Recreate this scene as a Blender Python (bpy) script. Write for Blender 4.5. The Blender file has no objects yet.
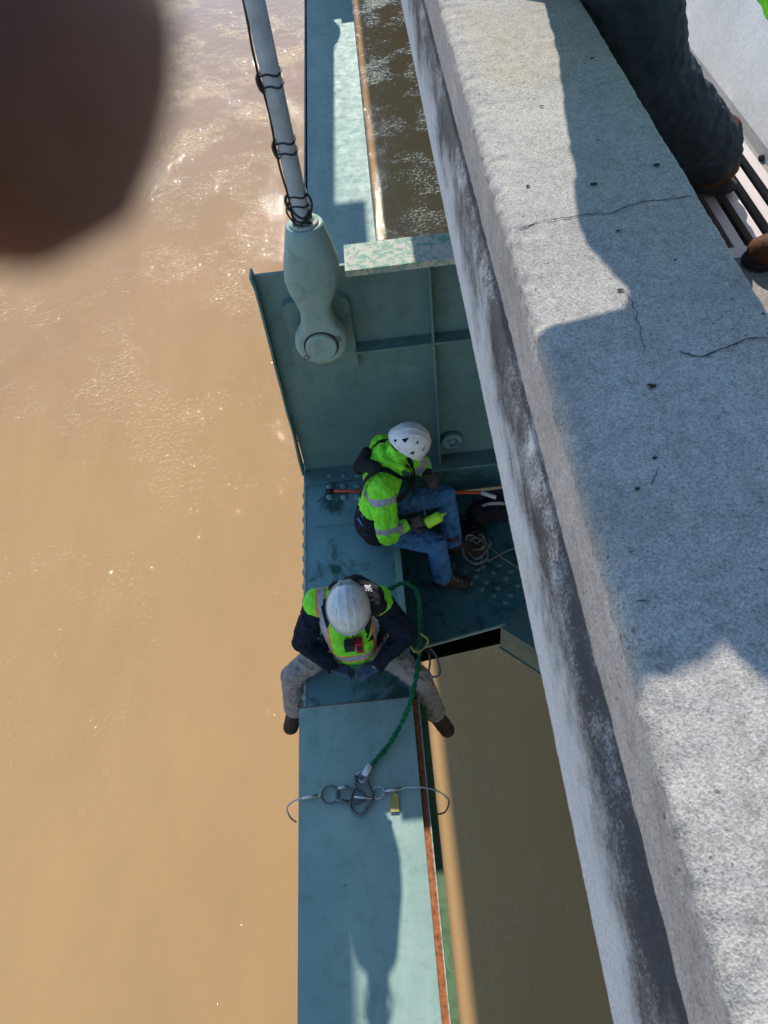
import bpy, bmesh, math, random
from mathutils import Vector, Matrix, noise
V = Vector
random.seed(7)
R_ = math.radians

# ------------------------------------------------------------------ camera / light
S = bpy.context.scene
COL = S.collection
F, CX, CY = 769.0, 384.0, 512.0
RX = V((0.99336, 0.10925, 0.03604)); RY = V((-0.06359, 0.78253, -0.61935)); RZ = V((-0.09587, 0.61295, 0.78429))
cam = bpy.data.cameras.new('camera'); camo = bpy.data.objects.new('camera', cam); COL.objects.link(camo); S.camera = camo
camo.matrix_world = Matrix((RX, RY, RZ)).to_4x4()
cam.sensor_fit = 'VERTICAL'; cam.sensor_height = 5.66; cam.lens = 5.66*F/1024
cam.clip_start = 0.004; cam.clip_end = 20000
cam.dof.use_dof = True; cam.dof.focus_distance = 4.3; cam.dof.aperture_fstop = 2.2
S.render.resolution_x = 768; S.render.resolution_y = 1024
S.view_settings.view_transform = 'Standard'; S.view_settings.look = 'None'
S.view_settings.gamma = 1; S.view_settings.use_curve_mapping = False
S.view_settings.exposure = 0.55

SUN_E, SUN_A = R_(35.0), R_(0.25)          # elevation, azimuth to the right of the bridge axis (+Y)
w = bpy.data.worlds.new('World'); S.world = w; w.use_nodes = True
nt = w.node_tree; nt.nodes.clear()
sky = nt.nodes.new('ShaderNodeTexSky'); sky.sky_type = 'NISHITA'; sky.sun_disc = False
sky.sun_elevation = SUN_E; sky.sun_rotation = SUN_A; sky.air_density = 1.0; sky.dust_density = 0.0; sky.ozone_density = 3.0
bg = nt.nodes.new('ShaderNodeBackground'); bg.inputs[1].default_value = 0.17
wo = nt.nodes.new('ShaderNodeOutputWorld'); nt.links.new(sky.outputs[0], bg.inputs[0]); nt.links.new(bg.outputs[0], wo.inputs[0])
sun = bpy.data.lights.new('sun', 'SUN'); sun.energy = 4.2; sun.angle = R_(0.5); sun.color = (1.0, 0.94, 0.85)
suno = bpy.data.objects.new('sun', sun); COL.objects.link(suno)
sd = V((math.sin(SUN_A)*math.cos(SUN_E), math.cos(SUN_A)*math.cos(SUN_E), math.sin(SUN_E)))
suno.rotation_euler = sd.to_track_quat('Z', 'Y').to_euler()

def ray(x, y):
    c = V((x-CX, -(y-CY), -F)); return V((RX.dot(c), RY.dot(c), RZ.dot(c)))
def at(x, y, z):
    r = ray(x, y); return r*(z/r.z)
def atY(x, y, Y):
    r = ray(x, y); return r*(Y/r.y)
def loc(x, y, z):                      # camera-frame metres -> world (where the photographer's hand is)
    c = V((x, y, z)); return V((RX.dot(c), RY.dot(c), RZ.dot(c)))

# ------------------------------------------------------------------ heights
ZP, ZD, ZC, ZG, ZW = -0.75, -1.5, -4.65, -5.08, -16.0   # parapet top, walkway, chord top, lower gusset, river

# ------------------------------------------------------------------ materials
def mat(name, col, rough=0.6, metal=0.0, spec=0.5):
    m = bpy.data.materials.new(name); m.use_nodes = True
    b = m.node_tree.nodes['Principled BSDF']
    b.inputs['Base Color'].default_value = (*col, 1); b.inputs['Roughness'].default_value = rough
    b.inputs['Metallic'].default_value = metal; b.inputs['Specular IOR Level'].default_value = spec
    return m
class N:
    def __init__(s, m):
        s.t = m.node_tree; s.b = s.t.nodes['Principled BSDF']; s.tc = s.t.nodes.new('ShaderNodeTexCoord'); s.geo = None
    def new(s, k, **kw):
        n = s.t.nodes.new(k)
        for a, v in kw.items(): setattr(n, a, v)
        return n
    def link(s, a, b): s.t.links.new(a, b)
    def coord(s, scale=(1, 1, 1)):
        mp = s.new('ShaderNodeMapping'); mp.inputs['Scale'].default_value = scale
        s.link(s.tc.outputs['Object'], mp.inputs[0]); return mp.outputs[0]
    def noise(s, scale, detail=4, rough=0.6, vec=None, dist=0.0):
        n = s.new('ShaderNodeTexNoise'); n.inputs['Scale'].default_value = scale; n.inputs['Detail'].default_value = detail
        n.inputs['Roughness'].default_value = rough; n.inputs['Distortion'].default_value = dist
        s.link(vec if vec else s.tc.outputs['Object'], n.inputs['Vector']); return n.outputs['Fac']
    def voro(s, scale, vec=None, feature='F1'):
        n = s.new('ShaderNodeTexVoronoi'); n.feature = feature; n.inputs['Scale'].default_value = scale
        s.link(vec if vec else s.tc.outputs['Object'], n.inputs['Vector']); return n.outputs['Distance']
    def ramp(s, fac, stops):
        r = s.new('ShaderNodeValToRGB'); e = r.color_ramp.elements
        while len(e) < len(stops): e.new(0.5)
        for i, (p, c) in enumerate(stops):
            e[i].position = p; e[i].color = (*c, 1) if isinstance(c, tuple) else (c, c, c, 1)
        s.link(fac, r.inputs[0]); return r.outputs[0]
    def mix(s, fac, a, b, mode='MIX'):
        n = s.new('ShaderNodeMix', data_type='RGBA', blend_type=mode)
        for k, v in ((0, fac), (6, a), (7, b)):
            if isinstance(v, (int, float)): n.inputs[k].default_value = v
            elif isinstance(v, tuple): n.inputs[k].default_value = (*v, 1)
            else: s.link(v, n.inputs[k])
        return n.outputs[2]
    def math(s, op, a, b=0.0, clamp=False):
        n = s.new('ShaderNodeMath', operation=op, use_clamp=clamp)
        for k, v in ((0, a), (1, b)):
            if isinstance(v, (int, float)): n.inputs[k].default_value = v
            else: s.link(v, n.inputs[k])
        return n.outputs[0]
    def bump(s, h, strength=0.5, dist=0.01, prev=None):
        n = s.new('ShaderNodeBump'); n.inputs['Strength'].default_value = strength; n.inputs['Distance'].default_value = dist
        s.link(h, n.inputs['Height'])
        if prev: s.link(prev, n.inputs['Normal'])
        s.link(n.outputs[0], s.b.inputs['Normal']); return n.outputs[0]
    def color(s, c): s.link(c, s.b.inputs['Base Color'])
    def roughness(s, c): s.link(c, s.b.inputs['Roughness'])
    def xyz(s):
        n = s.new('ShaderNodeSeparateXYZ'); s.link(s.tc.outputs['Object'], n.inputs[0]); return n.outputs

def steel(name, base, light, dark, dirt=0.5, rough=0.55, bs=9, th=0.5):
    m = mat(name, base, rough); n = N(m)
    a = n.noise(1.6, 6, 0.65); b = n.noise(bs, 7, 0.68, dist=0.4); c = n.noise(60, 3, 0.6)
    col = n.mix(n.ramp(a, [(0.35, 0.0), (0.68, 1.0)]), base, light)
    col = n.mix(n.math('MULTIPLY', n.ramp(b, [(th, 0.0), (th+0.12, 1.0)]), dirt), col, dark)
    sp = n.ramp(n.noise(34, 2, 0.5), [(0.74, 0.0), (0.77, 1.0)])
    col = n.mix(n.math('MULTIPLY', sp, 0.7), col, (0.035, 0.04, 0.035))
    rr = n.ramp(n.noise(17, 4, 0.7, dist=1.0), [(0.72, 0.0), (0.76, 1.0)])
    col = n.mix(n.math('MULTIPLY', rr, 0.35), col, (0.16, 0.07, 0.035))
    sk = n.noise(1, 3, 0.5, vec=n.coord((9, 1.0, 1.6))); col = n.mix(1.0, col, n.ramp(sk, [(0.3, 0.92), (0.6, 1.02)]), 'MULTIPLY')
    n.color(col); n.roughness(n.ramp(b, [(0.3, rough-0.1), (0.7, rough+0.2)])); n.b.inputs['Specular IOR Level'].default_value = 0.3
    n.bump(n.math('ADD', n.math('MULTIPLY', c, 0.3), b), 0.18, 0.004)
    return m
M = {}
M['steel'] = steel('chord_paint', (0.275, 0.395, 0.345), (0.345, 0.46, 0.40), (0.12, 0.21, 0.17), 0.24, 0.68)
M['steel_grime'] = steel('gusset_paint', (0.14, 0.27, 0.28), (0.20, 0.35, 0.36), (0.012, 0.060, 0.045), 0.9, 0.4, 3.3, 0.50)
M['web'] = steel('shaded_web_paint', (0.105, 0.195, 0.190), (0.13, 0.225, 0.215), (0.07, 0.14, 0.135), 0.4, 0.55)  # girder paint darkened, deep shade on the beam put into the colour
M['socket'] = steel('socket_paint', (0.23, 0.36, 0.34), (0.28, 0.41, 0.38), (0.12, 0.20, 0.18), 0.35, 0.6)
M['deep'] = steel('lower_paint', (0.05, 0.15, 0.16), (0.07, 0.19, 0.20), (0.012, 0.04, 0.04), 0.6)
M['green'] = steel('green_paint', (0.10, 0.19, 0.10), (0.14, 0.24, 0.13), (0.04, 0.08, 0.04), 0.5)

def flange_mat():
    m = mat('chipped_pale_paint', (0.3, 0.45, 0.4), 0.85); n = N(m)
    v = n.noise(22, 5, 0.7, dist=0.6)
    n.color(n.mix(n.ramp(v, [(0.46, 0.0), (0.52, 1.0)]), (0.22, 0.36, 0.29), (0.50, 0.49, 0.40)))
    n.b.inputs['Specular IOR Level'].default_value = 0.15; n.bump(v, 0.3, 0.004); return m
M['flange'] = flange_mat()
def rust():
    m = mat('rust', (0.3, 0.1, 0.03), 0.9); n = N(m); v = n.noise(40, 5, 0.7)
    n.color(n.ramp(v, [(0.3, (0.12, 0.04, 0.02)), (0.5, (0.36, 0.12, 0.04)), (0.7, (0.48, 0.19, 0.07))])); n.bump(v, 0.5, 0.004); return m
M['rust'] = rust()

def concrete(name, top=True):
    m = mat(name, (0.4, 0.38, 0.35), 0.92, spec=0.25); n = N(m)
    big = n.noise(3.0, 5, 0.6); mid = n.noise(45, 4, 0.7); fine = n.noise(240, 3, 0.75); vor = n.voro(150)
    c = n.ramp(big, [(0.35, (0.36, 0.335, 0.30)), (0.65, (0.46, 0.43, 0.385))])
    if top:
        ox = n.ramp(n.noise(5, 5, 0.65, vec=n.coord((1.0, 0.5, 1))), [(0.52, 0.0), (0.70, 1.0)])
        c = n.mix(n.math('MULTIPLY', ox, 0.35), c, (0.46, 0.36, 0.22))
    c = n.mix(1.0, c, n.ramp(fine, [(0.30, 0.62), (0.52, 1.0), (0.78, 1.12)]), 'MULTIPLY')
    c = n.mix(1.0, c, n.ramp(mid, [(0.34, 0.82), (0.5, 1.0), (0.7, 1.06)]), 'MULTIPLY')
    vc = n.new('ShaderNodeTexVoronoi'); vc.inputs['Scale'].default_value = 520; n.link(n.tc.outputs['Object'], vc.inputs['Vector'])
    sp_ = n.new('ShaderNodeSeparateColor'); n.link(vc.outputs['Color'], sp_.inputs[0])
    c = n.mix(1.0, c, n.ramp(sp_.outputs[0], [(0.0, 0.62), (0.35, 0.95), (0.75, 1.08), (1.0, 1.30)]), 'MULTIPLY')
    st0 = n.ramp(n.noise(7, 6, 0.7, vec=n.coord((1.6, 0.7, 1))), [(0.50, 0.0), (0.72, 1.0)])
    c = n.mix(n.math('MULTIPLY', st0, 0.40), c, (0.20, 0.185, 0.165))
    # dark aggregate specks in clusters
    cl = n.ramp(n.noise(2.6, 3, 0.6), [(0.44, 0.25), (0.60, 1.0)])
    sp = n.ramp(n.noise(120, 2, 0.5), [(0.66, 0.0), (0.71, 1.0)])
    c = n.mix(n.math('MULTIPLY', sp, n.math('MULTIPLY', cl, 0.95)), c, (0.05, 0.047, 0.045))
    ws = n.ramp(n.noise(60, 2, 0.5), [(0.72, 0.0), (0.75, 1.0)])
    c = n.mix(n.math('MULTIPLY', ws, 0.5), c, (0.62, 0.60, 0.55))
    if not top:      # streaked outer face, paler and slightly bluer
        st = n.noise(1.0, 5, 0.7, vec=n.coord((160, 14, 30)))
        c = n.mix(n.ramp(st, [(0.50, 0.0), (0.75, 0.45)]), n.mix(1.0, c, (1.35, 1.35, 1.4), 'MULTIPLY'), (0.24, 0.20, 0.15))
    n.color(c)
    h = n.math('ADD', n.math('MULTIPLY', fine, 0.6), n.math('ADD', n.math('MULTIPLY', mid, 0.9), n.math('MULTIPLY', vc.outputs['Distance'], 0.55)))
    n.bump(h, 0.45, 0.0024)
    return m
M['conc'] = concrete('concrete_top'); M['conc_side'] = concrete('concrete_side', False)
def ledge_mat():     # old grime has settled against the wall, the pale outer lip carries a painted skylight blue
    m = mat('ledge_concrete', (0.4, 0.4, 0.4), 0.93, spec=0.2); n = N(m)
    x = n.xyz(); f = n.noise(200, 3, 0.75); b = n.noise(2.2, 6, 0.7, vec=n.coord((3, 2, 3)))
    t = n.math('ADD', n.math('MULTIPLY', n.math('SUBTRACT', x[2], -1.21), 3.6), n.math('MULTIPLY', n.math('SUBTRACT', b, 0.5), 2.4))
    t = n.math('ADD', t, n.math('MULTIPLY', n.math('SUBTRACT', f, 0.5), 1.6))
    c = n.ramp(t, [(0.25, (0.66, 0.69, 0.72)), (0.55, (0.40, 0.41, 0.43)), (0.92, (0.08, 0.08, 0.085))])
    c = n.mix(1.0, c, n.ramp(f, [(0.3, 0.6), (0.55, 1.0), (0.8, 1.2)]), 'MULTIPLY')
    n.color(c); n.bump(f, 0.4, 0.003); return m
M['ledge'] = ledge_mat()
M['crack'] = mat('crack_shadowed_fill', (0.05, 0.045, 0.04), 1.0, spec=0.0)

def water():
    m = mat('muddy_river', (0.4, 0.25, 0.12), 0.03); n = N(m); n.b.inputs['IOR'].default_value = 1.33
    sl = n.noise(0.05, 5, 0.6, vec=n.coord((1, 0.5, 1)))
    n.color(n.ramp(sl, [(0.3, (0.37, 0.215, 0.088)), (0.7, (0.43, 0.258, 0.108))]))
    silt = n.noise(0.5, 6, 0.7, vec=n.coord((1, 0.35, 1)), dist=0.3)
    n.color(n.mix(1.0, n.ramp(sl, [(0.3, (0.355, 0.208, 0.087)), (0.7, (0.435, 0.262, 0.112))]), n.ramp(silt, [(0.3, 0.93), (0.7, 1.05)]), 'MULTIPLY'))
    patch = n.ramp(n.noise(0.26, 7, 0.78, vec=n.coord((1, 0.8, 1))), [(0.48, 0.0), (0.58, 1.0)])
    big = n.noise(0.35, 3, 0.5, vec=n.coord((1, 0.6, 1)))
    a = n.noise(3.2, 2, 0.5, vec=n.coord((1, 0.7, 1)))
    b = n.ramp(n.noise(9.0, 2, 0.55, vec=n.coord((1, 0.75, 1))), [(0.45, 0.0), (0.80, 1.0)])
    fr = n.noise(10.0, 2, 0.5, vec=n.coord((1, 0.8, 1)))
    h = n.math('ADD', n.math('MULTIPLY', big, 0.7), n.math('ADD', n.math('MULTIPLY', a, 0.20), n.math('ADD', n.math('ADD', n.math('MULTIPLY', fr, 0.05), n.math('MULTIPLY', n.math('MULTIPLY', n.noise(21, 2, 0.5), patch), 0.05)), n.math('MULTIPLY', b, n.math('MULTIPLY', patch, 0.28)))))
    bp = n.new('ShaderNodeBump'); bp.inputs['Strength'].default_value = 1.0; bp.inputs['Distance'].default_value = 0.10
    n.link(h, bp.inputs['Height']); n.link(bp.outputs[0], n.b.inputs['Coat Normal'])
    n.b.inputs['Specular IOR Level'].default_value = 0.0; n.b.inputs['Roughness'].default_value = 1.0
    n.b.inputs['Coat Weight'].default_value = 1.0; n.b.inputs['Coat IOR'].default_value = 1.36; n.b.inputs['Coat Roughness'].default_value = 0.02
    return m
M['water'] = water()
def asphalt():
    m = mat('deck_concrete', (0.3, 0.28, 0.26), 0.9); n = N(m); v = n.noise(90, 4, 0.7); g = n.noise(4, 4, 0.6)
    n.color(n.mix(1.0, n.ramp(g, [(0.35, (0.28, 0.25, 0.22)), (0.65, (0.38, 0.35, 0.32))]), n.ramp(v, [(0.3, 0.5), (0.6, 1.0)]), 'MULTIPLY')); n.bump(v, 0.5, 0.004); return m
M['deck'] = asphalt()
def whitewall():
    m = mat('white_painted_barrier', (0.7, 0.7, 0.7), 0.55); n = N(m); v = n.noise(3.5, 5, 0.6); f = n.noise(70, 4, 0.7)
    n.color(n.mix(1.0, n.ramp(v, [(0.35, (0.68, 0.68, 0.67)), (0.65, (0.82, 0.82, 0.81))]), n.ramp(f, [(0.3, 0.8), (0.6, 1.0)]), 'MULTIPLY')); n.bump(f, 0.2, 0.003); return m
M['white'] = whitewall()
def cloth(name, col, dk=0.6, scale=14, rough=0.85, fine=260, sheen=0.0, weave=0.25):
    m = mat(name, col, rough, spec=0.2); n = N(m); v = n.noise(scale, 5, 0.6); f = n.noise(fine, 2, 0.6)
    c = n.mix(1.0, col, n.ramp(v, [(0.3, dk), (0.7, 1.15)]), 'MULTIPLY'); c = n.mix(1.0, c, n.ramp(f, [(0.3, 1-weave), (0.7, 1+weave)]), 'MULTIPLY')
    n.color(c); n.bump(n.math('ADD', v, n.math('MULTIPLY', f, 0.2)), 0.5, 0.008); return m
M['hivis'] = cloth('hi_vis_yellow_green', (0.27, 0.92, 0.05), 0.75)
M['hivis2'] = cloth('hi_vis_green', (0.22, 0.80, 0.05), 0.8)
M['band'] = cloth('grey_reflective_tape', (0.36, 0.38, 0.42), 0.85, rough=0.4)
M['orange'] = cloth('orange_trim', (0.85, 0.22, 0.04), 0.8)
M['black'] = cloth('black_webbing', (0.018, 0.018, 0.022), 0.7)
M['navy'] = cloth('navy_jacket', (0.010, 0.016, 0.034), 0.5)
M['jeans'] = cloth('blue_denim', (0.07, 0.19, 0.42), 0.55, 18, fine=300)
M['khaki'] = cloth('grey_brown_work_trousers', (0.29, 0.245, 0.22), 0.88)
M['darkpants'] = cloth('charcoal_trousers', (0.03, 0.04, 0.048), 0.7)
M['leather'] = cloth('brown_boot_leather', (0.13, 0.055, 0.025), 0.5, 30)
M['darkleather'] = cloth('dark_boot_leather', (0.075, 0.05, 0.038), 0.5, 30)
M['sole'] = mat('black_rubber', (0.02, 0.02, 0.02), 0.9)
M['greycloth'] = cloth('grey_cloth', (0.45, 0.45, 0.45), 0.7)
M['glove'] = cloth('blue_grey_glove', (0.07, 0.10, 0.17), 0.6)
M['brownglove'] = cloth('dusty_dark_glove', (0.12, 0.09, 0.09), 0.6)
def skin():
    m = mat('skin', (0.45, 0.24, 0.16), 0.5); n = N(m); v = n.noise(60, 4, 0.6)
    n.color(n.ramp(v, [(0.3, (0.38, 0.17, 0.11)), (0.7, (0.50, 0.27, 0.18))])); n.bump(n.noise(500, 2), 0.1, 0.001)
    n.b.inputs['Subsurface Weight'].default_value = 0.1; n.b.inputs['Subsurface Radius'].default_value = (0.01, 0.004, 0.002); return m
M['skin'] = skin()
M['brownskin'] = cloth('brown_skin', (0.16, 0.07, 0.045), 0.8, 40, 0.5, 300, weave=0.05)
M['hair'] = cloth('dark_hair', (0.03, 0.02, 0.012), 0.5, 40)
def shell(name, col, scr):
    m = mat(name, col, 0.35); n = N(m); v = n.noise(1, 5, 0.7, vec=n.coord((60, 12, 12))); d = n.noise(16, 4, 0.7)
    c = n.mix(n.ramp(v, [(0.56, 0.0), (0.68, scr)]), col, (0.12, 0.12, 0.12)); c = n.mix(n.ramp(d, [(0.5, 0.0), (0.75, 0.5)]), c, (0.33, 0.32, 0.29))
    n.color(c); n.bump(v, 0.15, 0.002); return m
M['helmet'] = shell('white_helmet_shell', (0.80, 0.80, 0.82), 0.35)
M['helmet2'] = shell('worn_white_helmet_shell', (0.66, 0.70, 0.70), 0.7)
M['foam'] = mat('dark_liner', (0.02, 0.02, 0.025), 0.9)
M['metal'] = mat('galvanised_steel', (0.42, 0.43, 0.44), 0.35, 0.9)
M['dullmetal'] = mat('dull_steel', (0.14, 0.15, 0.16), 0.45, 0.8)
M['castiron'] = mat('worn_grate_steel', (0.42, 0.37, 0.35), 0.6, 0.3)
M['dark'] = mat('void_shade', (0.006, 0.006, 0.006), 1.0, spec=0.0)  # near black put in for the deep shade of hollows
M['wire'] = mat('black_tie', (0.012, 0.012, 0.014), 0.6)
M['ropegrey'] = cloth('weathered_rope_sheath', (0.36, 0.42, 0.45), 0.75, 10)
M['greenrope'] = cloth('green_webbing', (0.012, 0.17, 0.07), 0.35, 60)
M['paleyarn'] = cloth('pale_cord', (0.34, 0.31, 0.27), 0.6, 60)
M['redpole'] = mat('orange_red_pole', (0.55, 0.06, 0.02), 0.4)
M['whiteplastic'] = mat('white_plastic', (0.65, 0.67, 0.7), 0.4)
M['neon'] = mat('neon_yellow_plastic', (0.50, 0.92, 0.03), 0.35)
M['tag'] = cloth('yellowed_tag', (0.50, 0.38, 0.12), 0.7, 40)
M['red'] = mat('red_plastic', (0.35, 0.02, 0.03), 0.3)
M['phone'] = mat('phone_black', (0.01, 0.01, 0.012), 0.2)
M['stone'] = cloth('pebble', (0.10, 0.09, 0.09), 0.5, 60)

# ------------------------------------------------------------------ object helpers
def link(name, me, m=None, parent=None):
    o = bpy.data.objects.new(name, me); COL.objects.link(o)
    if m is not None:
        for k in (m if isinstance(m, (list, tuple)) else [m]): me.materials.append(k)
    if parent: o.parent = parent; o.matrix_parent_inverse = parent.matrix_world.inverted()
    return o
def tag(o, label=None, cat=None, group=None, kind=None):
    if label: o['label'] = label
    if cat: o['category'] = cat
    if group: o['group'] = group
    if kind: o['kind'] = kind
    return o
def thing(name, p, label, cat, group=None):
    o = bpy.data.objects.new(name, None); COL.objects.link(o); o.location = p; o.empty_display_size = 0.1
    o.matrix_world = Matrix.Translation(p)
    return tag(o, label, cat, group)
def copy_thing(r, off, label):
    c = r.copy(); COL.objects.link(c); c.location = r.location + V(off); c['label'] = label
    def kids(src, dst):
        for ch in src.children:
            d = ch.copy(); COL.objects.link(d); mi = ch.matrix_parent_inverse.copy(); d.parent = dst; d.matrix_parent_inverse = mi; kids(ch, d)
    kids(r, c); return c
def finish(name, bm, m, parent=None, smooth=False, bevel=0.0):
    if bevel > 0:
        es = [e for e in bm.edges if len(e.link_faces) == 2 and e.calc_face_angle(0) > 0.6]
        bmesh.ops.bevel(bm, geom=es, offset=bevel, segments=2, affect='EDGES', clamp_overlap=True)
    bmesh.ops.recalc_face_normals(bm, faces=bm.faces)
    me = bpy.data.meshes.new(name); bm.to_mesh(me); bm.free()
    if smooth: me.polygons.foreach_set('use_smooth', [True]*len(me.polygons))
    return link(name, me, m, parent)
def box(bm, x0, x1, y0, y1, z0, z1):
    vs = [bm.verts.new(p) for p in ((x0,y0,z0),(x1,y0,z0),(x1,y1,z0),(x0,y1,z0),(x0,y0,z1),(x1,y0,z1),(x1,y1,z1),(x0,y1,z1))]
    for f in ((0,3,2,1),(4,5,6,7),(0,1,5,4),(1,2,6,5),(2,3,7,6),(3,0,4,7)): bm.faces.new([vs[i] for i in f])
def boxes(name, lst, m, parent=None, bevel=0.0):
    bm = bmesh.new()
    for b in lst: box(bm, *b)
    return finish(name, bm, m, parent, bevel=bevel)
def prism(name, pts, z0, z1, m, parent=None, bevel=0.0):
    bm = bmesh.new(); a = [bm.verts.new((p[0], p[1], z0)) for p in pts]; b = [bm.verts.new((p[0], p[1], z1)) for p in pts]
    bm.faces.new(a); bm.faces.new(b); n = len(pts)
    for i in range(n): bm.faces.new((a[i], a[(i+1) % n], b[(i+1) % n], b[i]))
    return finish(name, bm, m, parent, bevel=bevel)
def spline(pts, n=8, closed=False):
    P = [V(p) for p in pts]; out = []; L = len(P)
    for i in range(L if closed else L-1):
        g = (lambda k: P[k % L]) if closed else (lambda k: P[max(0, min(L-1, k))])
        a, b, c, d = g(i-1), g(i), g(i+1), g(i+2)
        for j in range(n):
            t = j/n; out.append(0.5*((2*b)+(c-a)*t+(2*a-5*b+4*c-d)*t*t+(3*b-a-3*c+d)*t**3))
    if not closed: out.append(P[-1])
    return out
def tube_bm(bm, pts, r, seg=8, closed=False, ripple=None):
    pts = [V(p) for p in pts]; n = len(pts); rings = []
    up = V((0.13, 0.31, 0.94)); 
    for i, p in enumerate(pts):
        if closed: t = (pts[(i+1) % n]-pts[i-1])
        else: t = pts[min(i+1, n-1)]-pts[max(i-1, 0)]
        t = t.normalized() if t.length > 1e-9 else V((0, 0, 1))
        u = up - t*up.dot(t)
        if u.length < 1e-3: u = V((1, 0, 0)) - t*t.x
        u.normalize(); up = u; v = t.cross(u)
        rr = r[i] if isinstance(r, (list, tuple)) else r
        if ripple: rr *= ripple(i)
        rings.append([bm.verts.new(p+(u*math.cos(a)+v*math.sin(a))*rr) for a in (2*math.pi*k/seg for k in range(seg))])
    for i in range(n if closed else n-1):
        A, B = rings[i], rings[(i+1) % n]
        for k in range(seg): bm.faces.new((A[k], A[(k+1) % seg], B[(k+1) % seg], B[k]))
    if not closed: bm.faces.new(rings[0]); bm.faces.new(rings[-1])
def tube(name, pts, r, m, parent=None, seg=8, closed=False, ripple=None):
    bm = bmesh.new(); tube_bm(bm, pts, r, seg, closed, ripple); return finish(name, bm, m, parent, True)
def ring_pts(c, r, ax, ay, n=24): return [V(c)+V(ax)*math.cos(2*math.pi*k/n)*r+V(ay)*math.sin(2*math.pi*k/n)*r for k in range(n)]
def lathe(name, c, axis, prof, m, parent=None, seg=32):      # prof: (distance along axis, radius)
    ax = V(axis).normalized(); u = ax.orthogonal().normalized(); v = ax.cross(u); bm = bmesh.new(); rings = []
    for h, r in prof: rings.append([bm.verts.new(V(c)+ax*h+(u*math.cos(2*math.pi*k/seg)+v*math.sin(2*math.pi*k/seg))*max(r, 1e-4)) for k in range(seg)])
    for A, B in zip(rings, rings[1:]):
        for k in range(seg): bm.faces.new((A[k], A[(k+1) % seg], B[(k+1) % seg], B[k]))
    bm.faces.new(rings[0]); bm.faces.new(rings[-1])
    o = finish(name, bm, m, parent, True)
    for p in o.data.polygons:
        if len(p.vertices) > 4: p.use_smooth = False
    return o
RIVET = None
def rivet(parent, p, n, m, r=0.02):
    global RIVET
    ax = V(n).normalized(); key = m.name
    if RIVET is None: RIVET = {}
    if key not in RIVET:
        bm = bmesh.new(); bmesh.ops.create_uvsphere(bm, u_segments=14, v_segments=8, radius=1.0)
        for v in bm.verts: v.co.z *= 0.62
        bmesh.ops.delete(bm, geom=[v for v in bm.verts if v.co.z < -0.25], context='VERTS')
        me = bpy.data.meshes.new('rivet'); bm.to_mesh(me); bm.free(); me.materials.append(m)
        me.polygons.foreach_set('use_smooth', [True]*len(me.polygons)); RIVET[key] = me
    o = bpy.data.objects.new('rivet', RIVET[key]); COL.objects.link(o); o.parent = parent
    o.matrix_local = Matrix.Translation(V(p)-parent.location) @ ax.to_track_quat('Z', 'Y').to_matrix().to_4x4() @ Matrix.Scale(r, 4)
    return o

# ------------------------------------------------------------------ organic bodies
def capsule(bm, p0, p1, r0, r1, axis=None, flat=1.0, seg=18):
    p0, p1 = V(p0), V(p1); w = (p1-p0); L = w.length
    w = w.normalized() if L > 1e-6 else V((0, 0, 1))
    u = V(axis) if axis is not None else w.orthogonal()
    u = u-w*u.dot(w); u = u.normalized() if u.length > 1e-4 else w.orthogonal().normalized(); v = w.cross(u)
    prof = []
    for k in range(7): a = -math.pi/2+k*math.pi/12; prof.append((r0*math.sin(a), r0*math.cos(a)))
    for k in range(1, 4): prof.append((L*k/4, r0+(r1-r0)*k/4))
    for k in range(7): a = k*math.pi/12; prof.append((L+r1*math.sin(a), r1*math.cos(a)))
    rings = []
    for h, r in prof:
        r = max(r, 2e-4)
        rings.append([bm.verts.new(p0+w*h+(u*math.cos(a)+v*math.sin(a)*flat)*r) for a in (2*math.pi*q/seg for q in range(seg))])
    for A, B in zip(rings, rings[1:]):
        for k in range(seg): bm.faces.new((A[k], A[(k+1) % seg], B[(k+1) % seg], B[k]))
    bm.faces.new(list(reversed(rings[0]))); bm.faces.new(rings[-1])
def organic(name, caps, voxel, m, parent, smooth=3, wrinkle=0.0, wscale=11.0, paint=None, cut=None, seed=0):
    bm = bmesh.new()
    for c in caps: capsule(bm, *c)
    bmesh.ops.recalc_face_normals(bm, faces=bm.faces)
    me = bpy.data.meshes.new('tmp'); bm.to_mesh(me); bm.free(); t = bpy.data.objects.new('tmp', me); COL.objects.link(t)
    rm = t.modifiers.new('r', 'REMESH'); rm.mode = 'VOXEL'; rm.voxel_size = voxel; rm.use_smooth_shade = True
    if smooth: s = t.modifiers.new('s', 'SMOOTH'); s.factor = 0.5; s.iterations = smooth
    bpy.context.view_layer.update(); dg = bpy.context.evaluated_depsgraph_get()
    res = bpy.data.meshes.new_from_object(t.evaluated_get(dg)); bpy.data.objects.remove(t); bpy.data.meshes.remove(me)
    res.name = name; res.materials.clear()
    if wrinkle > 0:
        off = V((seed*3.1, seed*1.7, seed))
        nn = [v.normal.copy() for v in res.vertices]
        for v, nr in zip(res.vertices, nn):
            p = v.co*wscale+off
            d = noise.noise(V((p.x, p.y, p.z*1.8)))+0.55*noise.noise(p*2.3+V((5, 0, 0)))
            d = 1-2*abs(d) if True else d
            v.co += nr*wrinkle*(d-0.4)
    if cut:
        bm = bmesh.new(); bm.from_mesh(res)
        bmesh.ops.delete(bm, geom=[f for f in bm.faces if cut(f.calc_center_median(), f.normal)], context='FACES')
        bm.to_mesh(res); bm.free()
    o = link(name, res, m, parent)
    if paint:
        for p in res.polygons: p.material_index = paint(p.center, p.normal)
    res.polygons.foreach_set('use_smooth', [True]*len(res.polygons))
    return o
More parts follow.
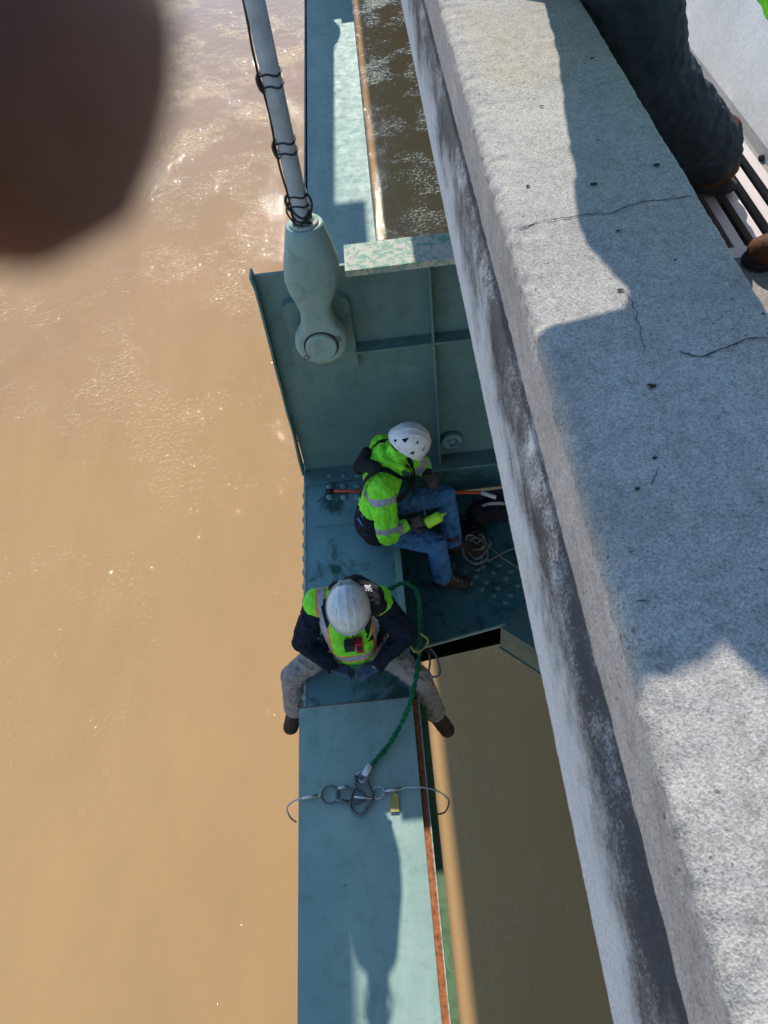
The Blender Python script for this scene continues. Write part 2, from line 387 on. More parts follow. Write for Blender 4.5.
def hand_caps(wrist, d, n, side, grow=0.0, curl=0.7, size=1.0):
    # d: pointing direction, n: palm normal (fingers curl towards n), side: +1/-1 picks where the thumb leaves
    d = V(d).normalized(); n = V(n); n = (n-d*n.dot(d)).normalized(); s = d.cross(n)*side
    wrist = V(wrist); g = grow; out = []
    k = size
    for q in (-0.026, -0.009, 0.009, 0.026):
        out.append((wrist+s*q*0.5*k, wrist+d*0.082*k+s*q*k, 0.017*k+g, 0.0125*k+g))
    for i, (q, L) in enumerate(((0.028, 0.068), (0.0095, 0.076), (-0.0095, 0.071), (-0.028, 0.056))):
        b = wrist+d*0.085*k+s*q*k; c = curl*(0.85+0.12*i)
        d1 = (d*math.cos(c*0.6)+n*math.sin(c*0.6)).normalized(); d2 = (d*math.cos(c*1.6)+n*math.sin(c*1.6)).normalized(); d3 = (d*math.cos(c*2.3)+n*math.sin(c*2.3)).normalized()
        p1 = b+d1*L*0.45*k; p2 = p1+d2*L*0.32*k; p3 = p2+d3*L*0.23*k
        out += [(b-d*0.01, p1, 0.0095*k+g, 0.0088*k+g), (p1, p2, 0.0088*k+g, 0.008*k+g), (p2, p3, 0.008*k+g, 0.0068*k+g)]
    tb = wrist+d*0.025*k+s*0.028*k; t1 = tb+(d*0.5+s*0.75+n*0.35).normalized()*0.042*k; t2 = t1+(d*0.85+s*0.25+n*0.5).normalized()*0.034*k
    out += [(tb, t1, 0.0135*k+g, 0.0105*k+g), (t1, t2, 0.0105*k+g, 0.0085*k+g)]
    return out
def head_caps(c, f, u):
    c, f, u = V(c), V(f).normalized(), V(u); u = (u-f*u.dot(f)).normalized(); s = f.cross(u)
    P = lambda a, b, d: c+f*a+u*b+s*d
    return [(P(-0.02, 0.03, 0), P(0.015, 0.025, 0), 0.082, 0.078, s, 1.0), (P(0.01, 0, 0), P(0.035, -0.075, 0), 0.068, 0.036, s, 1.0),
            (P(0.045, -0.07, 0), P(0.055, -0.085, 0), 0.03, 0.022, s, 1.0), (P(0.082, 0.012, 0), P(0.104, -0.022, 0), 0.008, 0.012),
            (P(0.078, -0.05, -0.016), P(0.078, -0.05, 0.016), 0.009, 0.009), (P(0.074, 0.03, -0.04), P(0.08, 0.032, -0.012), 0.012, 0.012), (P(0.074, 0.03, 0.04), P(0.08, 0.032, 0.012), 0.012, 0.012),
            (P(-0.01, 0.02, 0.08), P(-0.012, -0.022, 0.078), 0.014, 0.009, f, 0.6), (P(-0.01, 0.02, -0.08), P(-0.012, -0.022, -0.078), 0.014, 0.009, f, 0.6)]
def body_parts(k):
    """capsules for torso, arms, legs from a dict of joints; returns dict of lists"""
    g = lambda n: V(k[n]); across = (g('shR')-g('shL')).normalized(); hacross = (g('hipR')-g('hipL')).normalized()
    T = [(g('pelvis'), g('pelvis')+(g('chest')-g('pelvis'))*0.45, 0.155, 0.14, hacross, 0.72), (g('pelvis')+(g('chest')-g('pelvis'))*0.4, g('chest'), 0.14, 0.165, across, 0.68),
         (g('chest'), g('neck')-(g('neck')-g('chest'))*0.25, 0.165, 0.085, across, 0.7), (g('shL'), g('shR'), 0.062, 0.062), (g('hipL'), g('hipR'), 0.10, 0.10)]
    A = {s: [(g('sh'+s), g('el'+s), 0.056, 0.043), (g('el'+s), g('wr'+s), 0.042, 0.027)] for s in 'LR'}
    L = {s: [(g('hip'+s), g('kn'+s), 0.088, 0.060), (g('kn'+s), g('kn'+s)+(g('an'+s)-g('kn'+s))*0.35, 0.058, 0.057), (g('kn'+s)+(g('an'+s)-g('kn'+s))*0.35, g('an'+s), 0.057, 0.038)] for s in 'LR'}
    return T, A, L
def fat(lst, add=0.0, mul=1.0):
    out = []
    for c in lst: c = list(c); c[2] = c[2]*mul+add; c[3] = c[3]*mul+add; out.append(tuple(c))
    return out
def boot(parent, an, toe, m, up=(0, 0, 1), laces=None, shaft=None):
    an, toe, up = V(an), V(toe), V(up); d = (toe-an); d = (d-up*d.dot(up)); L = max(d.length, 0.17); d.normalize(); s = d.cross(up).normalized(); up = s.cross(d).normalized()
    base = an-up*0.055; an = an.copy()
    sh = V(shaft).normalized() if shaft else up
    caps = [(an+sh*0.09, an-sh*0.01, 0.058, 0.058, d, 0.9), (an-up*0.02-d*0.025, base+d*0.02, 0.052, 0.052), (an+d*0.03-up*0.0, base+d*L*0.62+up*0.012, 0.055, 0.052, s, 0.95), (base+d*L*0.6, base+d*L*0.9, 0.056, 0.050, s, 0.9)]
    b = organic('boot', caps, 0.006, m, parent, 4, 0.002, 30)
    sc = [(base-d*0.035-up*0.03, base+d*L*0.35-up*0.03, 0.052, 0.046, s, 0.42), (base+d*L*0.35-up*0.03, base+d*L*0.93-up*0.03, 0.048, 0.055, s, 0.42)]
    organic('sole', sc, 0.006, M['sole'], b, 1)
    bm = bmesh.new()
    for q in range(4):
        a = base+d*(0.055+0.027*q)+up*(0.085-0.017*q); tube_bm(bm, spline([a-s*0.03, a+up*0.012, a+s*0.03+d*0.012], 4), 0.0028, 6)
    finish('lace', bm, laces or M['sole'], b, True)
    return b
def person(label, k, top, legs, bootm, gloves=None, voxel=0.0055, topname='jacket', paint=None, wr=0.011, hair=True, seed=0, group=None, topgrow=0.03, sleeve=True, bootlist='LR', extra=None, laces=None, lgrow=0.014, hem=0.074, hemk=0.90, skinm=None):
    P = thing('person', V(k['base']), label, 'person', group)
    T, A, Lg = body_parts(k); hc = []
    for s in 'LR': hc += hand_caps(k['wr'+s], k['hd'+s], k['hn'+s], k.get('hs'+s, 1), 0, k.get('curl', 0.7))
    caps = T+A['L']+A['R']+Lg['L']+Lg['R']+hc+head_caps(k['head'], k['hf'], k['hu'])
    caps.append((V(k['chest'])+(V(k['neck'])-V(k['chest']))*0.5, V(k['head'])-V(k['hu']).normalized()*0.05, 0.062, 0.056))
    for s in 'LR': caps.append((V(k['an'+s]), V(k['an'+s])+(V(k['toe'+s])-V(k['an'+s]))*0.45, 0.028, 0.018))
    if extra: caps += extra
    organic('body', caps, voxel*0.8, skinm or M['skin'], P, 2)
    jt = fat(T, topgrow*0.8); ja = fat(A['L']+A['R'], topgrow, 1.05)
    for i in (1, 3):                       # sleeves stop at the wrist
        c = list(ja[i]); c[1] = V(c[0])+(V(c[1])-V(c[0]))*0.92; c[3] = 0.040; ja[i] = tuple(c)
    coll = (V(k['chest'])+(V(k['neck'])-V(k['chest']))*0.6, V(k['neck'])+(V(k['neck'])-V(k['chest'])).normalized()*0.02, 0.088, 0.076)
    J = organic(topname, jt+ja+[coll], voxel, top, P, 3, wr, 11, paint, seed=seed)
    lg = []
    for s in 'LR':
        a = fat(Lg[s], lgrow, 1.0); c = list(a[2]); c[1] = V(c[0])+(V(c[1])-V(c[0]))*hemk; c[3] = hem; a[2] = tuple(c); lg += a
    pel = [(T[0][0], T[0][1], 0.165, 0.145, T[0][4], 0.76), fat([T[4]], 0.015)[0]]
    organic('trousers', pel+lg, voxel, legs, P, 2, wr, 13, seed=seed+5)
    for s in bootlist: boot(P, k['an'+s], k['toe'+s], bootm, k.get('bu'+s, (0, 0, 1)), laces, (V(k['kn'+s])-V(k['an'+s])) if 'bu'+s in k else None)
    if gloves:
        for s in 'LR': organic('glove', hand_caps(k['wr'+s], k['hd'+s], k['hn'+s], k.get('hs'+s, 1), 0.0025, k.get('curl', 0.7)), 0.004, gloves, P, 1)
    if hair:
        c, f, u = V(k['head']), V(k['hf']).normalized(), V(k['hu']); u = (u-f*u.dot(f)).normalized()
        organic('hair', [(c-f*0.03+u*0.035, c-f*0.005+u*0.045, 0.085, 0.080), (c-f*0.05-u*0.03, c-f*0.05+u*0.02, 0.06, 0.07)], 0.006, M['hair'], P, 1, 0.003, 60)
    return P, T, A, Lg
def helmet(parent, c, f, u, m, vents=True, brim=0.012):
    """domed safety helmet; f forward, u up (axis of the dome)"""
    c, f, u = V(c), V(f).normalized(), V(u); u = (u-f*u.dot(f)).normalized(); s = f.cross(u)
    A, B, H = 0.150, 0.122, 0.140
    bm = bmesh.new(); nu, nv = 260, 96; rows = []
    for j in range(nv+1):
        t = j/nv; ph = math.pi/2*(1-t*1.12); row = []
        for i in range(nu):
            th = 2*math.pi*i/nu; cr = math.cos(ph)**0.92 if ph > 0 else 1.0+0.10*(-ph)
            fl = 1.0 + (brim/0.12)*max(0, t-0.93)/0.07*(1.3 if math.cos(th) > 0.2 else 0.35)
            x = A*cr*math.cos(th)*fl; y = B*cr*math.sin(th)*fl; z = H*math.sin(ph)-0.012*math.cos(2*th)*t*t
            rid = 0.004*math.exp(-((y-0.0)/0.010)**2)+0.003*math.exp(-((abs(y)-0.045)/0.008)**2)
            z += rid*(1 if t < 0.8 else 0)
            row.append(bm.verts.new(c+f*x+s*y+u*z))
        rows.append(row)
        if j == 0: pole = row
    keep = []
    V_ = [(0.055, 0.030, 0.8, 26, 9), (0.055, 0.030, -0.8, 26, 9)]
    vents_l = []
    if vents:
        for sy in (-1, 1):
            vents_l += [(62*sy, 0.52, 5, 0.07), (100*sy, 0.40, 5, 0.06), (135*sy, 0.58, 8, 0.085), (30*sy, 0.74, 4, 0.05), (90*sy, 0.78, 7, 0.07), (150*sy, 0.84, 6, 0.05)]
    for j in range(nv):
        for i in range(nu):
            th = (360*(i+0.5)/nu+180) % 360-180; t = (j+0.5)/nv; hole = False
            for (a, tt, da, dt) in vents_l:
                q = (t-tt)/dt
                if abs(q) < 1 and abs(((th-a+180) % 360)-180) < da*(0.25+0.75*(q+1)/2): hole = True
            if hole: continue
            bm.faces.new((rows[j][i], rows[j][(i+1) % nu], rows[j+1][(i+1) % nu], rows[j+1][i]))
    bmesh.ops.remove_doubles(bm, verts=bm.verts, dist=0.0003)
    o = finish('helmet', bm, m, parent, True); md = o.modifiers.new('t', 'SOLIDIFY'); md.thickness = 0.004; md.offset = -1
    organic('helmet_liner', [(c-f*0.03+u*0.005, c+f*0.03+u*0.005, 0.106, 0.100, s, 1.0)], 0.006, M['foam'], o, 0, cut=lambda p, n: (p-c).dot(u) < -0.02)
    return o, (c, f, u, s)
def strap(name, pts, wdt, m, parent, nrm=None, thick=0.004, n=8):
    P = spline(pts, n); bm = bmesh.new(); rings = []
    for i, p in enumerate(P):
        t = (P[min(i+1, len(P)-1)]-P[max(i-1, 0)]).normalized(); nn = V(nrm[i*(len(nrm)-1)//(len(P)-1)]) if isinstance(nrm, list) else V(nrm)
        nn = (nn-t*nn.dot(t)).normalized(); s = t.cross(nn)
        rings.append([bm.verts.new(p+s*a*wdt/2+nn*b*thick/2) for a, b in ((-1, -1), (1, -1), (1, 1), (-1, 1))])
    for A, B in zip(rings, rings[1:]):
        for k in range(4): bm.faces.new((A[k], A[(k+1) % 4], B[(k+1) % 4], B[k]))
    bm.faces.new(rings[0]); bm.faces.new(rings[-1]); return finish(name, bm, m, parent)

# ================================================================== SETTING
bm = bmesh.new(); q = 6000; vs = [bm.verts.new((x, y, ZW)) for x, y in ((-q, -q), (q, -q), (q, q), (-q, q))]; bm.faces.new(vs)
o = finish('water', bm, M['water']); o['kind'] = 'structure'
# walkway between parapet and barrier, with a hole for the drain
GX0, GX1, GY0, GY1 = 1.03, 1.352, 2.03, 2.75
o = boxes('walkway', [(0.5, 1.8, -15, GY0, -1.80, ZD), (0.5, 1.8, GY1, 110, -1.80, ZD), (0.5, GX0, GY0, GY1, -1.80, ZD), (GX1, 1.8, GY0, GY1, -1.80, ZD)], M['deck']); o['kind'] = 'structure'
o = boxes('roadway', [(1.8, 26.0, -15, 110, -1.85, ZD-0.004)], M['deck']); o['kind'] = 'structure'
bm = bmesh.new()
for k in range(-3, 8): box(bm, 6.84, 6.96, k*5, k*5+3, ZD-0.003, ZD+0.0015)
o = finish('road_marking', bm, M['whiteplastic']); o['kind'] = 'structure'

# ---- parapet
par = thing('parapet', V((0.38, 1, ZD)), 'long weathered concrete parapet with cracked top and grimy outer ledge', 'parapet')
def extrude_profile(name, prof, ys, m, disp, parent):
    bm = bmesh.new(); rows = []
    for y in ys:
        row = []
        for (x, z, nx, nz, a) in prof:
            d = disp(x, y, z)*a; row.append(bm.verts.new((x+nx*d, y, z+nz*d)))
        rows.append(row)
    for A, B in zip(rows, rows[1:]):
        for k in range(len(prof)-1): bm.faces.new((A[k], A[k+1], B[k+1], B[k]))
    return finish(name, bm, m, parent, True)
ys = [-14+i*0.5 for i in range(28)]+[i*0.008 for i in range(500)]+[4+i*0.06 for i in range(100)]+[10+i*2.0 for i in range(51)]
def dn(x, y, z):
    p = V((x, y, z)); return 0.6*noise.noise(p*9)+0.5*noise.noise(p*38)+0.35*noise.noise(p*90)
prof = []
for z in (-1.80, -1.5, -1.2, -1.0, -0.86): prof.append((0.548, z, 1, 0, 0.002))
for k in range(7): a = k*math.pi/12; prof.append((0.536+0.012*math.cos(a), ZP-0.012+0.012*math.sin(a), math.cos(a), math.sin(a), 0.003))
for k in range(1, 22): prof.append((0.536-k*(0.536-0.252)/22, ZP, 0, 1, 0.0016))
for k in range(9): a = math.pi/2+k*math.pi/16; prof.append((0.240+0.030*math.cos(a), ZP-0.022+0.022*math.sin(a), math.cos(a), math.sin(a), 0.0065))
for k in range(1, 10): prof.append((0.210, ZP-0.022-k*0.0146, -1, 0, 0.0025))
W = extrude_profile('wall', prof, ys, [M['conc'], M['conc_side']], dn, par)
for p in W.data.polygons:
    c = p.center
    if c.x < 0.2145 and c.z < ZP-0.02: p.material_index = 1
prof = [(0.216, -0.898, 0, 1, 0.001), (0.214, -0.915, 0, 1, 0.002), (0.210, -0.928, -0.5, 1, 0.002), (0.203, -0.945, -0.5, 1, 0.002), (0.196, -0.962, -1, 1, 0.002)]
for k in range(1, 12): prof.append((0.1945-0.0003*k, -0.965-k*0.025, -1, 0, 0.0016))
prof += [(0.193, -1.250, -1, -1, 0.002), (0.21, -1.26, 0, -1, 0.001), (0.30, -1.27, 0, -1, 0), (0.31, -1.80, 0, -1, 0), (0.548, -1.803, 0, -1, 0)]
extrude_profile('ledge', prof, ys, M['ledge'], lambda x, y, z: 0.5*noise.noise(V((x, y, z))*60)+0.15*noise.noise(V((x, y, z))*14), par)
def ribbon(pts, wdt, z, jit=0.35):
    P = spline([at(x, y, ZP) for x, y in pts], 14); bm = bmesh.new(); prev = None; L = len(P)
    for i, p in enumerate(P):
        t = (P[min(i+1, L-1)]-P[max(i-1, 0)]).normalized(); s = V((-t.y, t.x, 0))
        j = s*(0.0045*noise.noise(p*55)+0.0022*noise.noise(p*180)); wv = wdt*(0.45+0.7*abs(noise.noise(p*70)))*min(1, 0.25+min(i, L-1-i)/6)
        a = bm.verts.new((p+j-s*wv).xy.to_3d()+V((0, 0, z))); b = bm.verts.new((p+j+s*wv).xy.to_3d()+V((0, 0, z)))
        if prev: bm.faces.new((prev[0], prev[1], b, a))
        prev = (a, b)
    return bm
for pts, wd in [([(519, 229), (540, 223), (560, 219), (583, 216), (610, 214), (640, 203), (668, 200), (693, 197)], 0.0016),
                ([(678, 352), (700, 357), (722, 350), (745, 340), (767, 338)], 0.0018), ([(622, 290), (630, 300), (636, 315), (640, 335), (645, 352)], 0.0009),
                ([(587, 90), (605, 84), (622, 80), (640, 70)], 0.0006), ([(635, 603), (650, 600)], 0.0010), ([(652, 488), (656, 475), (658, 468)], 0.0008), ([(475, 105), (495, 101), (520, 99), (550, 97)], 0.0005)]:
    finish('crack', ribbon(pts, wd, ZP+0.0022), M['crack'], par)
random.seed(3)
for (x, y, r) in [(594, 185, .005), (656, 166, .0045), (541, 107, .003), (528, 187, .003), (618, 232, .003), (620, 291, .0035), (675, 261, .002), (652, 387, .0045), (637, 490, .003), (592, 59, .004), (655, 459, .0025), (598, 141, .002)]:
    p = at(x, y, ZP); bm = bmesh.new(); n = 14
    ring = [bm.verts.new((p.x+1.5*r*math.cos(2*math.pi*k/n)*random.uniform(.6, 1.2), p.y+1.5*r*0.7*math.sin(2*math.pi*k/n)*random.uniform(.7, 1.2), ZP+0.0024)) for k in range(n)]
    bm.faces.new(ring); finish('pit', bm, M['crack'], par)

# ---- white barrier, drain, debris on the walkway
bar = thing('barrier', V((1.6, 1, ZD)), 'white painted concrete barrier along the roadway edge of the walkway', 'barrier')
bm = bmesh.new(); pf = [(1.37, ZD), (1.375, -1.46), (1.60, -0.98), (1.70, -0.72), (1.72, -0.70), (1.86, -0.70), (1.90, -0.95), (1.98, ZD)]; rows = []
for y in [-15+i*0.25 for i in range(500)]: rows.append([bm.verts.new((x+0.004*noise.noise(V((x, y*2, z))), y, z)) for x, z in pf])
for A, B in zip(rows, rows[1:]):
    for k in range(len(pf)-1): bm.faces.new((A[k], A[k+1], B[k+1], B[k]))
finish('wall', bm, M['white'], bar)
gr = thing('drain_grate', V((1.19, 2.35, ZD)), 'worn steel drain grate with long slots set in the walkway beside the boots', 'drain grate')
lst = [(GX0, GX1, GY0, 2.085, ZD-0.03, ZD+0.003), (GX0, GX1, GY1-0.05, GY1, ZD-0.03, ZD+0.003)]
bm = bmesh.new()
for b in lst: box(bm, *b)
x = GX0
while x < GX1-0.02: box(bm, x, x+0.034, 2.085, GY1-0.05, ZD-0.028, ZD+0.0025); x += 0.072
finish('bars', bm, M['castiron'], gr, bevel=0.003)
boxes('pit', [(GX0-0.002, GX1+0.002, GY0-0.002, GY1+0.002, -1.82, -1.795)], M['dark'], gr)
for (x, y, r, lb) in [(761, 160, .012, 'small dark pebble lying at the foot of the white barrier')]:
    p = at(x, y, ZD); bm = bmesh.new(); bmesh.ops.create_icosphere(bm, subdivisions=3, radius=r)
    for v in bm.verts: v.co = v.co*(1+0.25*noise.noise(v.co*90))+V((p.x, p.y, ZD+r*0.7))
    tag(finish('pebble', bm, M['stone'], None, True), lb, 'pebble')

# ---- edge girder (chord)
gd = thing('edge_girder', V((-0.48, 2, ZC)), 'long pale teal steel box girder running below the parapet, ridden by the seated worker', 'girder')
SEAM = 2.13
boxes('cover_plate', [(-0.868, -0.132, -14, SEAM, ZC-0.025, ZC)], M['steel'], gd, 0.004)
boxes('cover_plate', [(-0.80, -0.065, 4.32, 110, ZC-0.025, ZC)], M['steel'], gd, 0.004)
boxes('gusset_cover', [(-0.845, -0.115, SEAM+0.012, 4.30, ZC-0.055, ZC-0.028)], M['steel_grime'], gd, 0.004)
boxes('seam', [(-0.85, -0.13, SEAM+0.001, SEAM+0.011, ZC-0.05, ZC-0.012)], M['rust'], gd)
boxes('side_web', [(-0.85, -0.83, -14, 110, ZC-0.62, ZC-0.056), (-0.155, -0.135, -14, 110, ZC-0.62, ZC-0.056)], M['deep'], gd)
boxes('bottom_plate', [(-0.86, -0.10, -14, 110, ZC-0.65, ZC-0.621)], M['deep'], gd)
boxes('rusty_lip', [(-0.131, -0.094, -14, SEAM, ZC-0.055, ZC-0.035)], M['rust'], gd)
boxes('lip_edge', [(-0.0935, -0.087, -14, SEAM, ZC-0.06, ZC-0.025)], M['flange'], gd)
boxes('lower_flange', [(-0.134, -0.045, -14, SEAM+0.2, ZC-0.20, ZC-0.18)], M['green'], gd)
boxes('edge_angle', [(-0.842, -0.826, SEAM+0.02, 4.1, ZC-0.0275, ZC-0.020)], M['flange'], gd)
boxes('inner_angle', [(-0.165, -0.118, SEAM+0.5, 3.9, ZC-0.0275, ZC-0.008)], M['steel'], gd, 0.003)
boxes('splice_plate', [(-0.76, -0.2, 3.62, 3.98, ZC-0.0275, ZC-0.014)], M['steel_grime'], gd, 0.003)
for i in range(15): rivet(gd, (-0.848, 2.25+i*0.125, ZC-0.085), (-1, 0, 0.3), M['steel_grime'], 0.030)
for x in (330, 344, 358, 372):
    for y in (476.5, 486.5, 497): p = at(x, y, ZC-0.014); rivet(gd, p, (0, 0, 1), M['steel_grime'], 0.030)
for y in (0.2, 0.55): pass

# ---- lower lateral gusset and brace
lg = thing('lateral_gusset', V((0.3, 3.3, ZG)), 'dark teal riveted gusset plate at the feet of the crouched worker', 'gusset plate')
g = [at(x, y, ZG) for x, y in ((418, 648), (505, 623), (545, 583))]
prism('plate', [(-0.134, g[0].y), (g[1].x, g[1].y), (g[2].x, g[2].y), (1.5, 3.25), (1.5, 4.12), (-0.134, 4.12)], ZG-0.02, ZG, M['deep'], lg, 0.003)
q0, q1 = at(431, 661, -5.6), at(512, 640, -5.6)
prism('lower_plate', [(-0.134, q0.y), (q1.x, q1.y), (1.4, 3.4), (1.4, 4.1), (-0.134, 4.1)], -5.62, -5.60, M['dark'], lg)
prism('plate_edge', [(-0.10, g[0].y-0.016), (g[1].x, g[1].y-0.016), (g[1].x, g[1].y-0.001), (-0.10, g[0].y-0.001)], ZG-0.02, ZG+0.002, M['steel'], lg)
for x, y in [(180,512),(425,512),(370,485),(340,520),(397,552),(487,545),(298,572),(462,582),(525,620),(217,582),(270,610),(358,602),(335,640),(420,635),(397,675),(487,672),(458,712),(240,545),(310,535)]:
    rivet(lg, at(420+x/5.39, 470+y/5.39, ZG), (0, 0, 1), M['web'], 0.024)
br = thing('lateral_brace', V((1, 2.3, ZG)), 'teal diagonal steel brace leaving the gusset plate under the parapet', 'brace')
a = V((0.60, 2.86, ZG-0.03)); d = V((1.0, -0.95, 0)).normalized(); s = V((-d.y, d.x, 0)); bm = bmesh.new()
for (h0, h1, e0, e1) in ((0.0, 0.02, -0.06, 0.40), (-0.30, -0.002, -0.05, -0.03), (-0.32, -0.302, -0.06, 0.40)):
    c8 = [a+d*L+s*e+V((0, 0, h)) for h in (h0, h1) for (L, e) in ((0, e0), (7, e0), (7, e1), (0, e1))]
    vs = [bm.verts.new(c) for c in c8]
    for f in ((0,3,2,1),(4,5,6,7),(0,1,5,4),(1,2,6,5),(2,3,7,6),(3,0,4,7)): bm.faces.new([vs[i] for i in f])
finish('beam', bm, M['web'], br)

# ---- floor beam
YW = 4.21
fb = thing('floor_beam', V((0.5, YW, ZC)), 'deep teal floor beam with stiffeners standing behind the crouched worker', 'beam')
ZT = -2.80
boxes('web', [(-0.822, 9, YW-0.012, YW+0.012, ZC-0.03, ZT)], M['web'], fb)
boxes('top_flange', [(-0.245, 9, YW-0.14, YW+0.14, ZT, ZT+0.045)], M['flange'], fb, 0.004)
boxes('lower_web', [(-0.133, 9, YW-0.06, YW-0.04, ZG+0.001, ZC-0.028)], M['deep'], fb)
boxes('bottom_flange', [(-0.83, 9, YW-0.17, YW-0.013, ZC-0.027, ZC-0.002)], M['web'], fb, 0.003)
boxes('stiffener', [(0.262, 0.278, YW-0.11, YW-0.013, ZC, ZT-0.001)], M['web'], fb, 0.003)
boxes('stiffener', [(-0.262, 0.260, YW-0.12, YW-0.013, -3.425, -3.41)], M['web'], fb, 0.003)
boxes('stiffener', [(0.280, 2.0, YW-0.12, YW-0.013, -3.425, -3.41)], M['web'], fb, 0.003)
boxes('stiffener', [(1.9, 1.915, YW-0.11, YW-0.013, ZC, ZT-0.001)], M['web'], fb, 0.003)
bm = bmesh.new(); prev = None
for i in range(41):
    z = ZT+0.03-(ZT+0.03-ZC)*i/40; dx = 0.006*noise.noise(V((z*3, 0, 4)))-0.012*max(0, 1-i/2)+0.02*(1-i/40)
    pr = [bm.verts.new(p) for p in ((-0.850+dx, YW-0.075, z), (-0.836+dx, YW-0.075, z), (-0.836+dx, YW+0.03, z), (-0.850+dx, YW+0.03, z))]
    if prev:
        for k in range(4): bm.faces.new((prev[k], prev[(k+1) % 4], pr[(k+1) % 4], pr[k]))
    else: bm.faces.new(pr)
    prev = pr
bm.faces.new(prev); finish('end_plate', bm, M['web'], fb)
def rrect(x0, x1, z0, z1, r, n=6):
    out = []
    for cx, cz, a0 in ((x1-r, z1-r, 0), (x0+r, z1-r, 90), (x0+r, z0+r, 180), (x1-r, z0+r, 270)):
        for k in range(n+1): a = R_(a0+90*k/n); out.append((cx+r*math.cos(a), cz+r*math.sin(a)))
    return out
bm = bmesh.new(); pp = rrect(-0.69, -0.255, -3.60, -2.98, 0.07)
A = [bm.verts.new((x, YW-0.075, z)) for x, z in pp]; B = [bm.verts.new((x, YW-0.013, z)) for x, z in pp]; bm.faces.new(A); bm.faces.new(B)
for k in range(len(pp)): bm.faces.new((A[k], A[(k+1) % len(pp)], B[(k+1) % len(pp)], B[k]))
finish('pin_plate', bm, M['web'], fb, bevel=0.004)
lathe('round_boss', (0.375, YW-0.014, -4.47), (0, -1, 0), [(0, .085), (.05, .085), (.055, .08), (.055, .05), (.02, .048), (.02, .02), (.05, .018)], M['steel_grime'], fb)
for k in range(7): rivet(fb, (-0.815, YW-0.014, -2.95-k*0.27), (0, -1, 0), M['web'], 0.012)

# ---- suspender
sx, sy = -0.445, 3.97
sp = thing('suspender', V((sx, sy, -3.2)), 'grey bridge suspender rope with black ties ending in a big cast socket', 'suspender cable')
top = V((-0.505, 3.97, 1.3)); bot = V((-0.425, 3.97, -2.42))
tube('rope', [bot+(top-bot)*i/30 for i in range(31)], 0.048, M['ropegrey'], sp, 16)
secs = [(-2.345, .100, .100), (-2.36, .110, .110), (-2.45, .130, .120), (-2.58, .160, .125), (-2.68, .168, .120), (-2.76, .150, .108), (-2.84, .118, .096), (-2.91, .098, .088), (-2.98, .098, .080), (-3.05, .118, .068)]
ex, ez, er = -0.46, -3.17, 0.168
bm = bmesh.new(); rings = []; seg = 40
for k in range(1, 12):
    z = -3.10-k*(0.238/11.5)*1.0; h = max(0.0004, er*er-(z-ez)**2); secs.append((z, math.sqrt(h), 0.062 if k < 10 else 0.05))
for z, wx, wy in secs:
    cx = sx+(ex-sx)*min(1, max(0, (-2.4-z)/0.8))+0.02*(1 if z > -2.6 else max(0, (z+2.9)/0.3)); ring = []
    e = 2.0 if z > -2.5 else (3.0 if z > -2.95 else 4.5)
    for k in range(seg):
        a = 2*math.pi*k/seg; c_, s_ = math.cos(a), math.sin(a); r_ = (abs(c_)**e+abs(s_)**e)**(-1/e)
        ring.append(bm.verts.new((cx+wx*c_*r_, sy+wy*s_*r_, z)))
    rings.append(ring)
for A, B in zip(rings, rings[1:]):
    for k in range(seg): bm.faces.new((A[k], A[(k+1) % seg], B[(k+1) % seg], B[k]))
bm.faces.new(rings[0]); bm.faces.new(rings[-1])
so = finish('socket', bm, M['socket'], sp, True)
so.data.polygons[len(so.data.polygons)-2].use_smooth = False
lathe('socket_collar', (bot.x, 3.97, -2.346), (0, 0, 1), [(0, .085), (.012, .085), (.014, .078), (.014, .06), (0.0, .058)], M['flange'], so)
lathe('pin', (ex-0.0, sy-0.02, ez), (0, -1, 0), [(0, .10), (.065, .10), (.07, .096), (.072, .088)], M['socket'], sp)
lathe('pin_ring', (ex-0.0, sy-0.02, ez), (0, -1, 0), [(0.04, .112), (.048, .112), (.05, .101)], M['darkleather'], sp)
for dx, dz in ((0.115, 0.045), (-0.11, -0.075)):
    tube('cotter', ring_pts((ex+dx, sy-0.075, ez+dz), 0.016, (1, 0, 0), (0, 0, 1), 14), 0.004, M['dullmetal'], sp, 6, True)
def ropec(z): t = (z-bot.z)/(top.z-bot.z); return bot+(top-bot)*t
for z in (-1.545, -1.875, -2.17, -1.1, -0.6):
    bm = bmesh.new()
    for dz in (0.0, -0.055):
        c = ropec(z+dz); tube_bm(bm, [p+V((0, 0, 0.008*math.sin(i))) for i, p in enumerate(ring_pts(c, 0.052, (1, 0, 0), (0, 1, 0), 20))], 0.005, 6, True)
    c = ropec(z-0.02); tube_bm(bm, spline([c+V((-0.055, -0.02, 0.03)), c+V((-0.068, -0.02, 0.0)), c+V((-0.060, -0.03, -0.04)), c+V((-0.045, -0.04, -0.055))], 5), 0.009, 6)
    finish('tie', bm, M['wire'], sp, True)
bm = bmesh.new()
for q_ in range(5):
    z0 = -2.27-0.022*q_; c = ropec(z0); tube_bm(bm, [p+V((0, 0, 0.02*math.sin(i*0.7+q_))) for i, p in enumerate(ring_pts(c, 0.053+0.003*(q_ % 2), (1, 0, 0), (0, 1, 0), 20))], 0.0055, 6, True)
c = ropec(-2.25); tube_bm(bm, spline([c+V((0.05, -0.02, 0.09)), c+V((0.07, -0.02, 0.03)), c+V((0.05, -0.05, -0.03)), c+V((0.02, -0.06, -0.06))], 6), 0.007, 6)
tube_bm(bm, spline([c+V((-0.05, -0.02, 0.05)), c+V((-0.075, -0.03, 0.0)), c+V((-0.05, -0.05, -0.05))], 6), 0.006, 6)
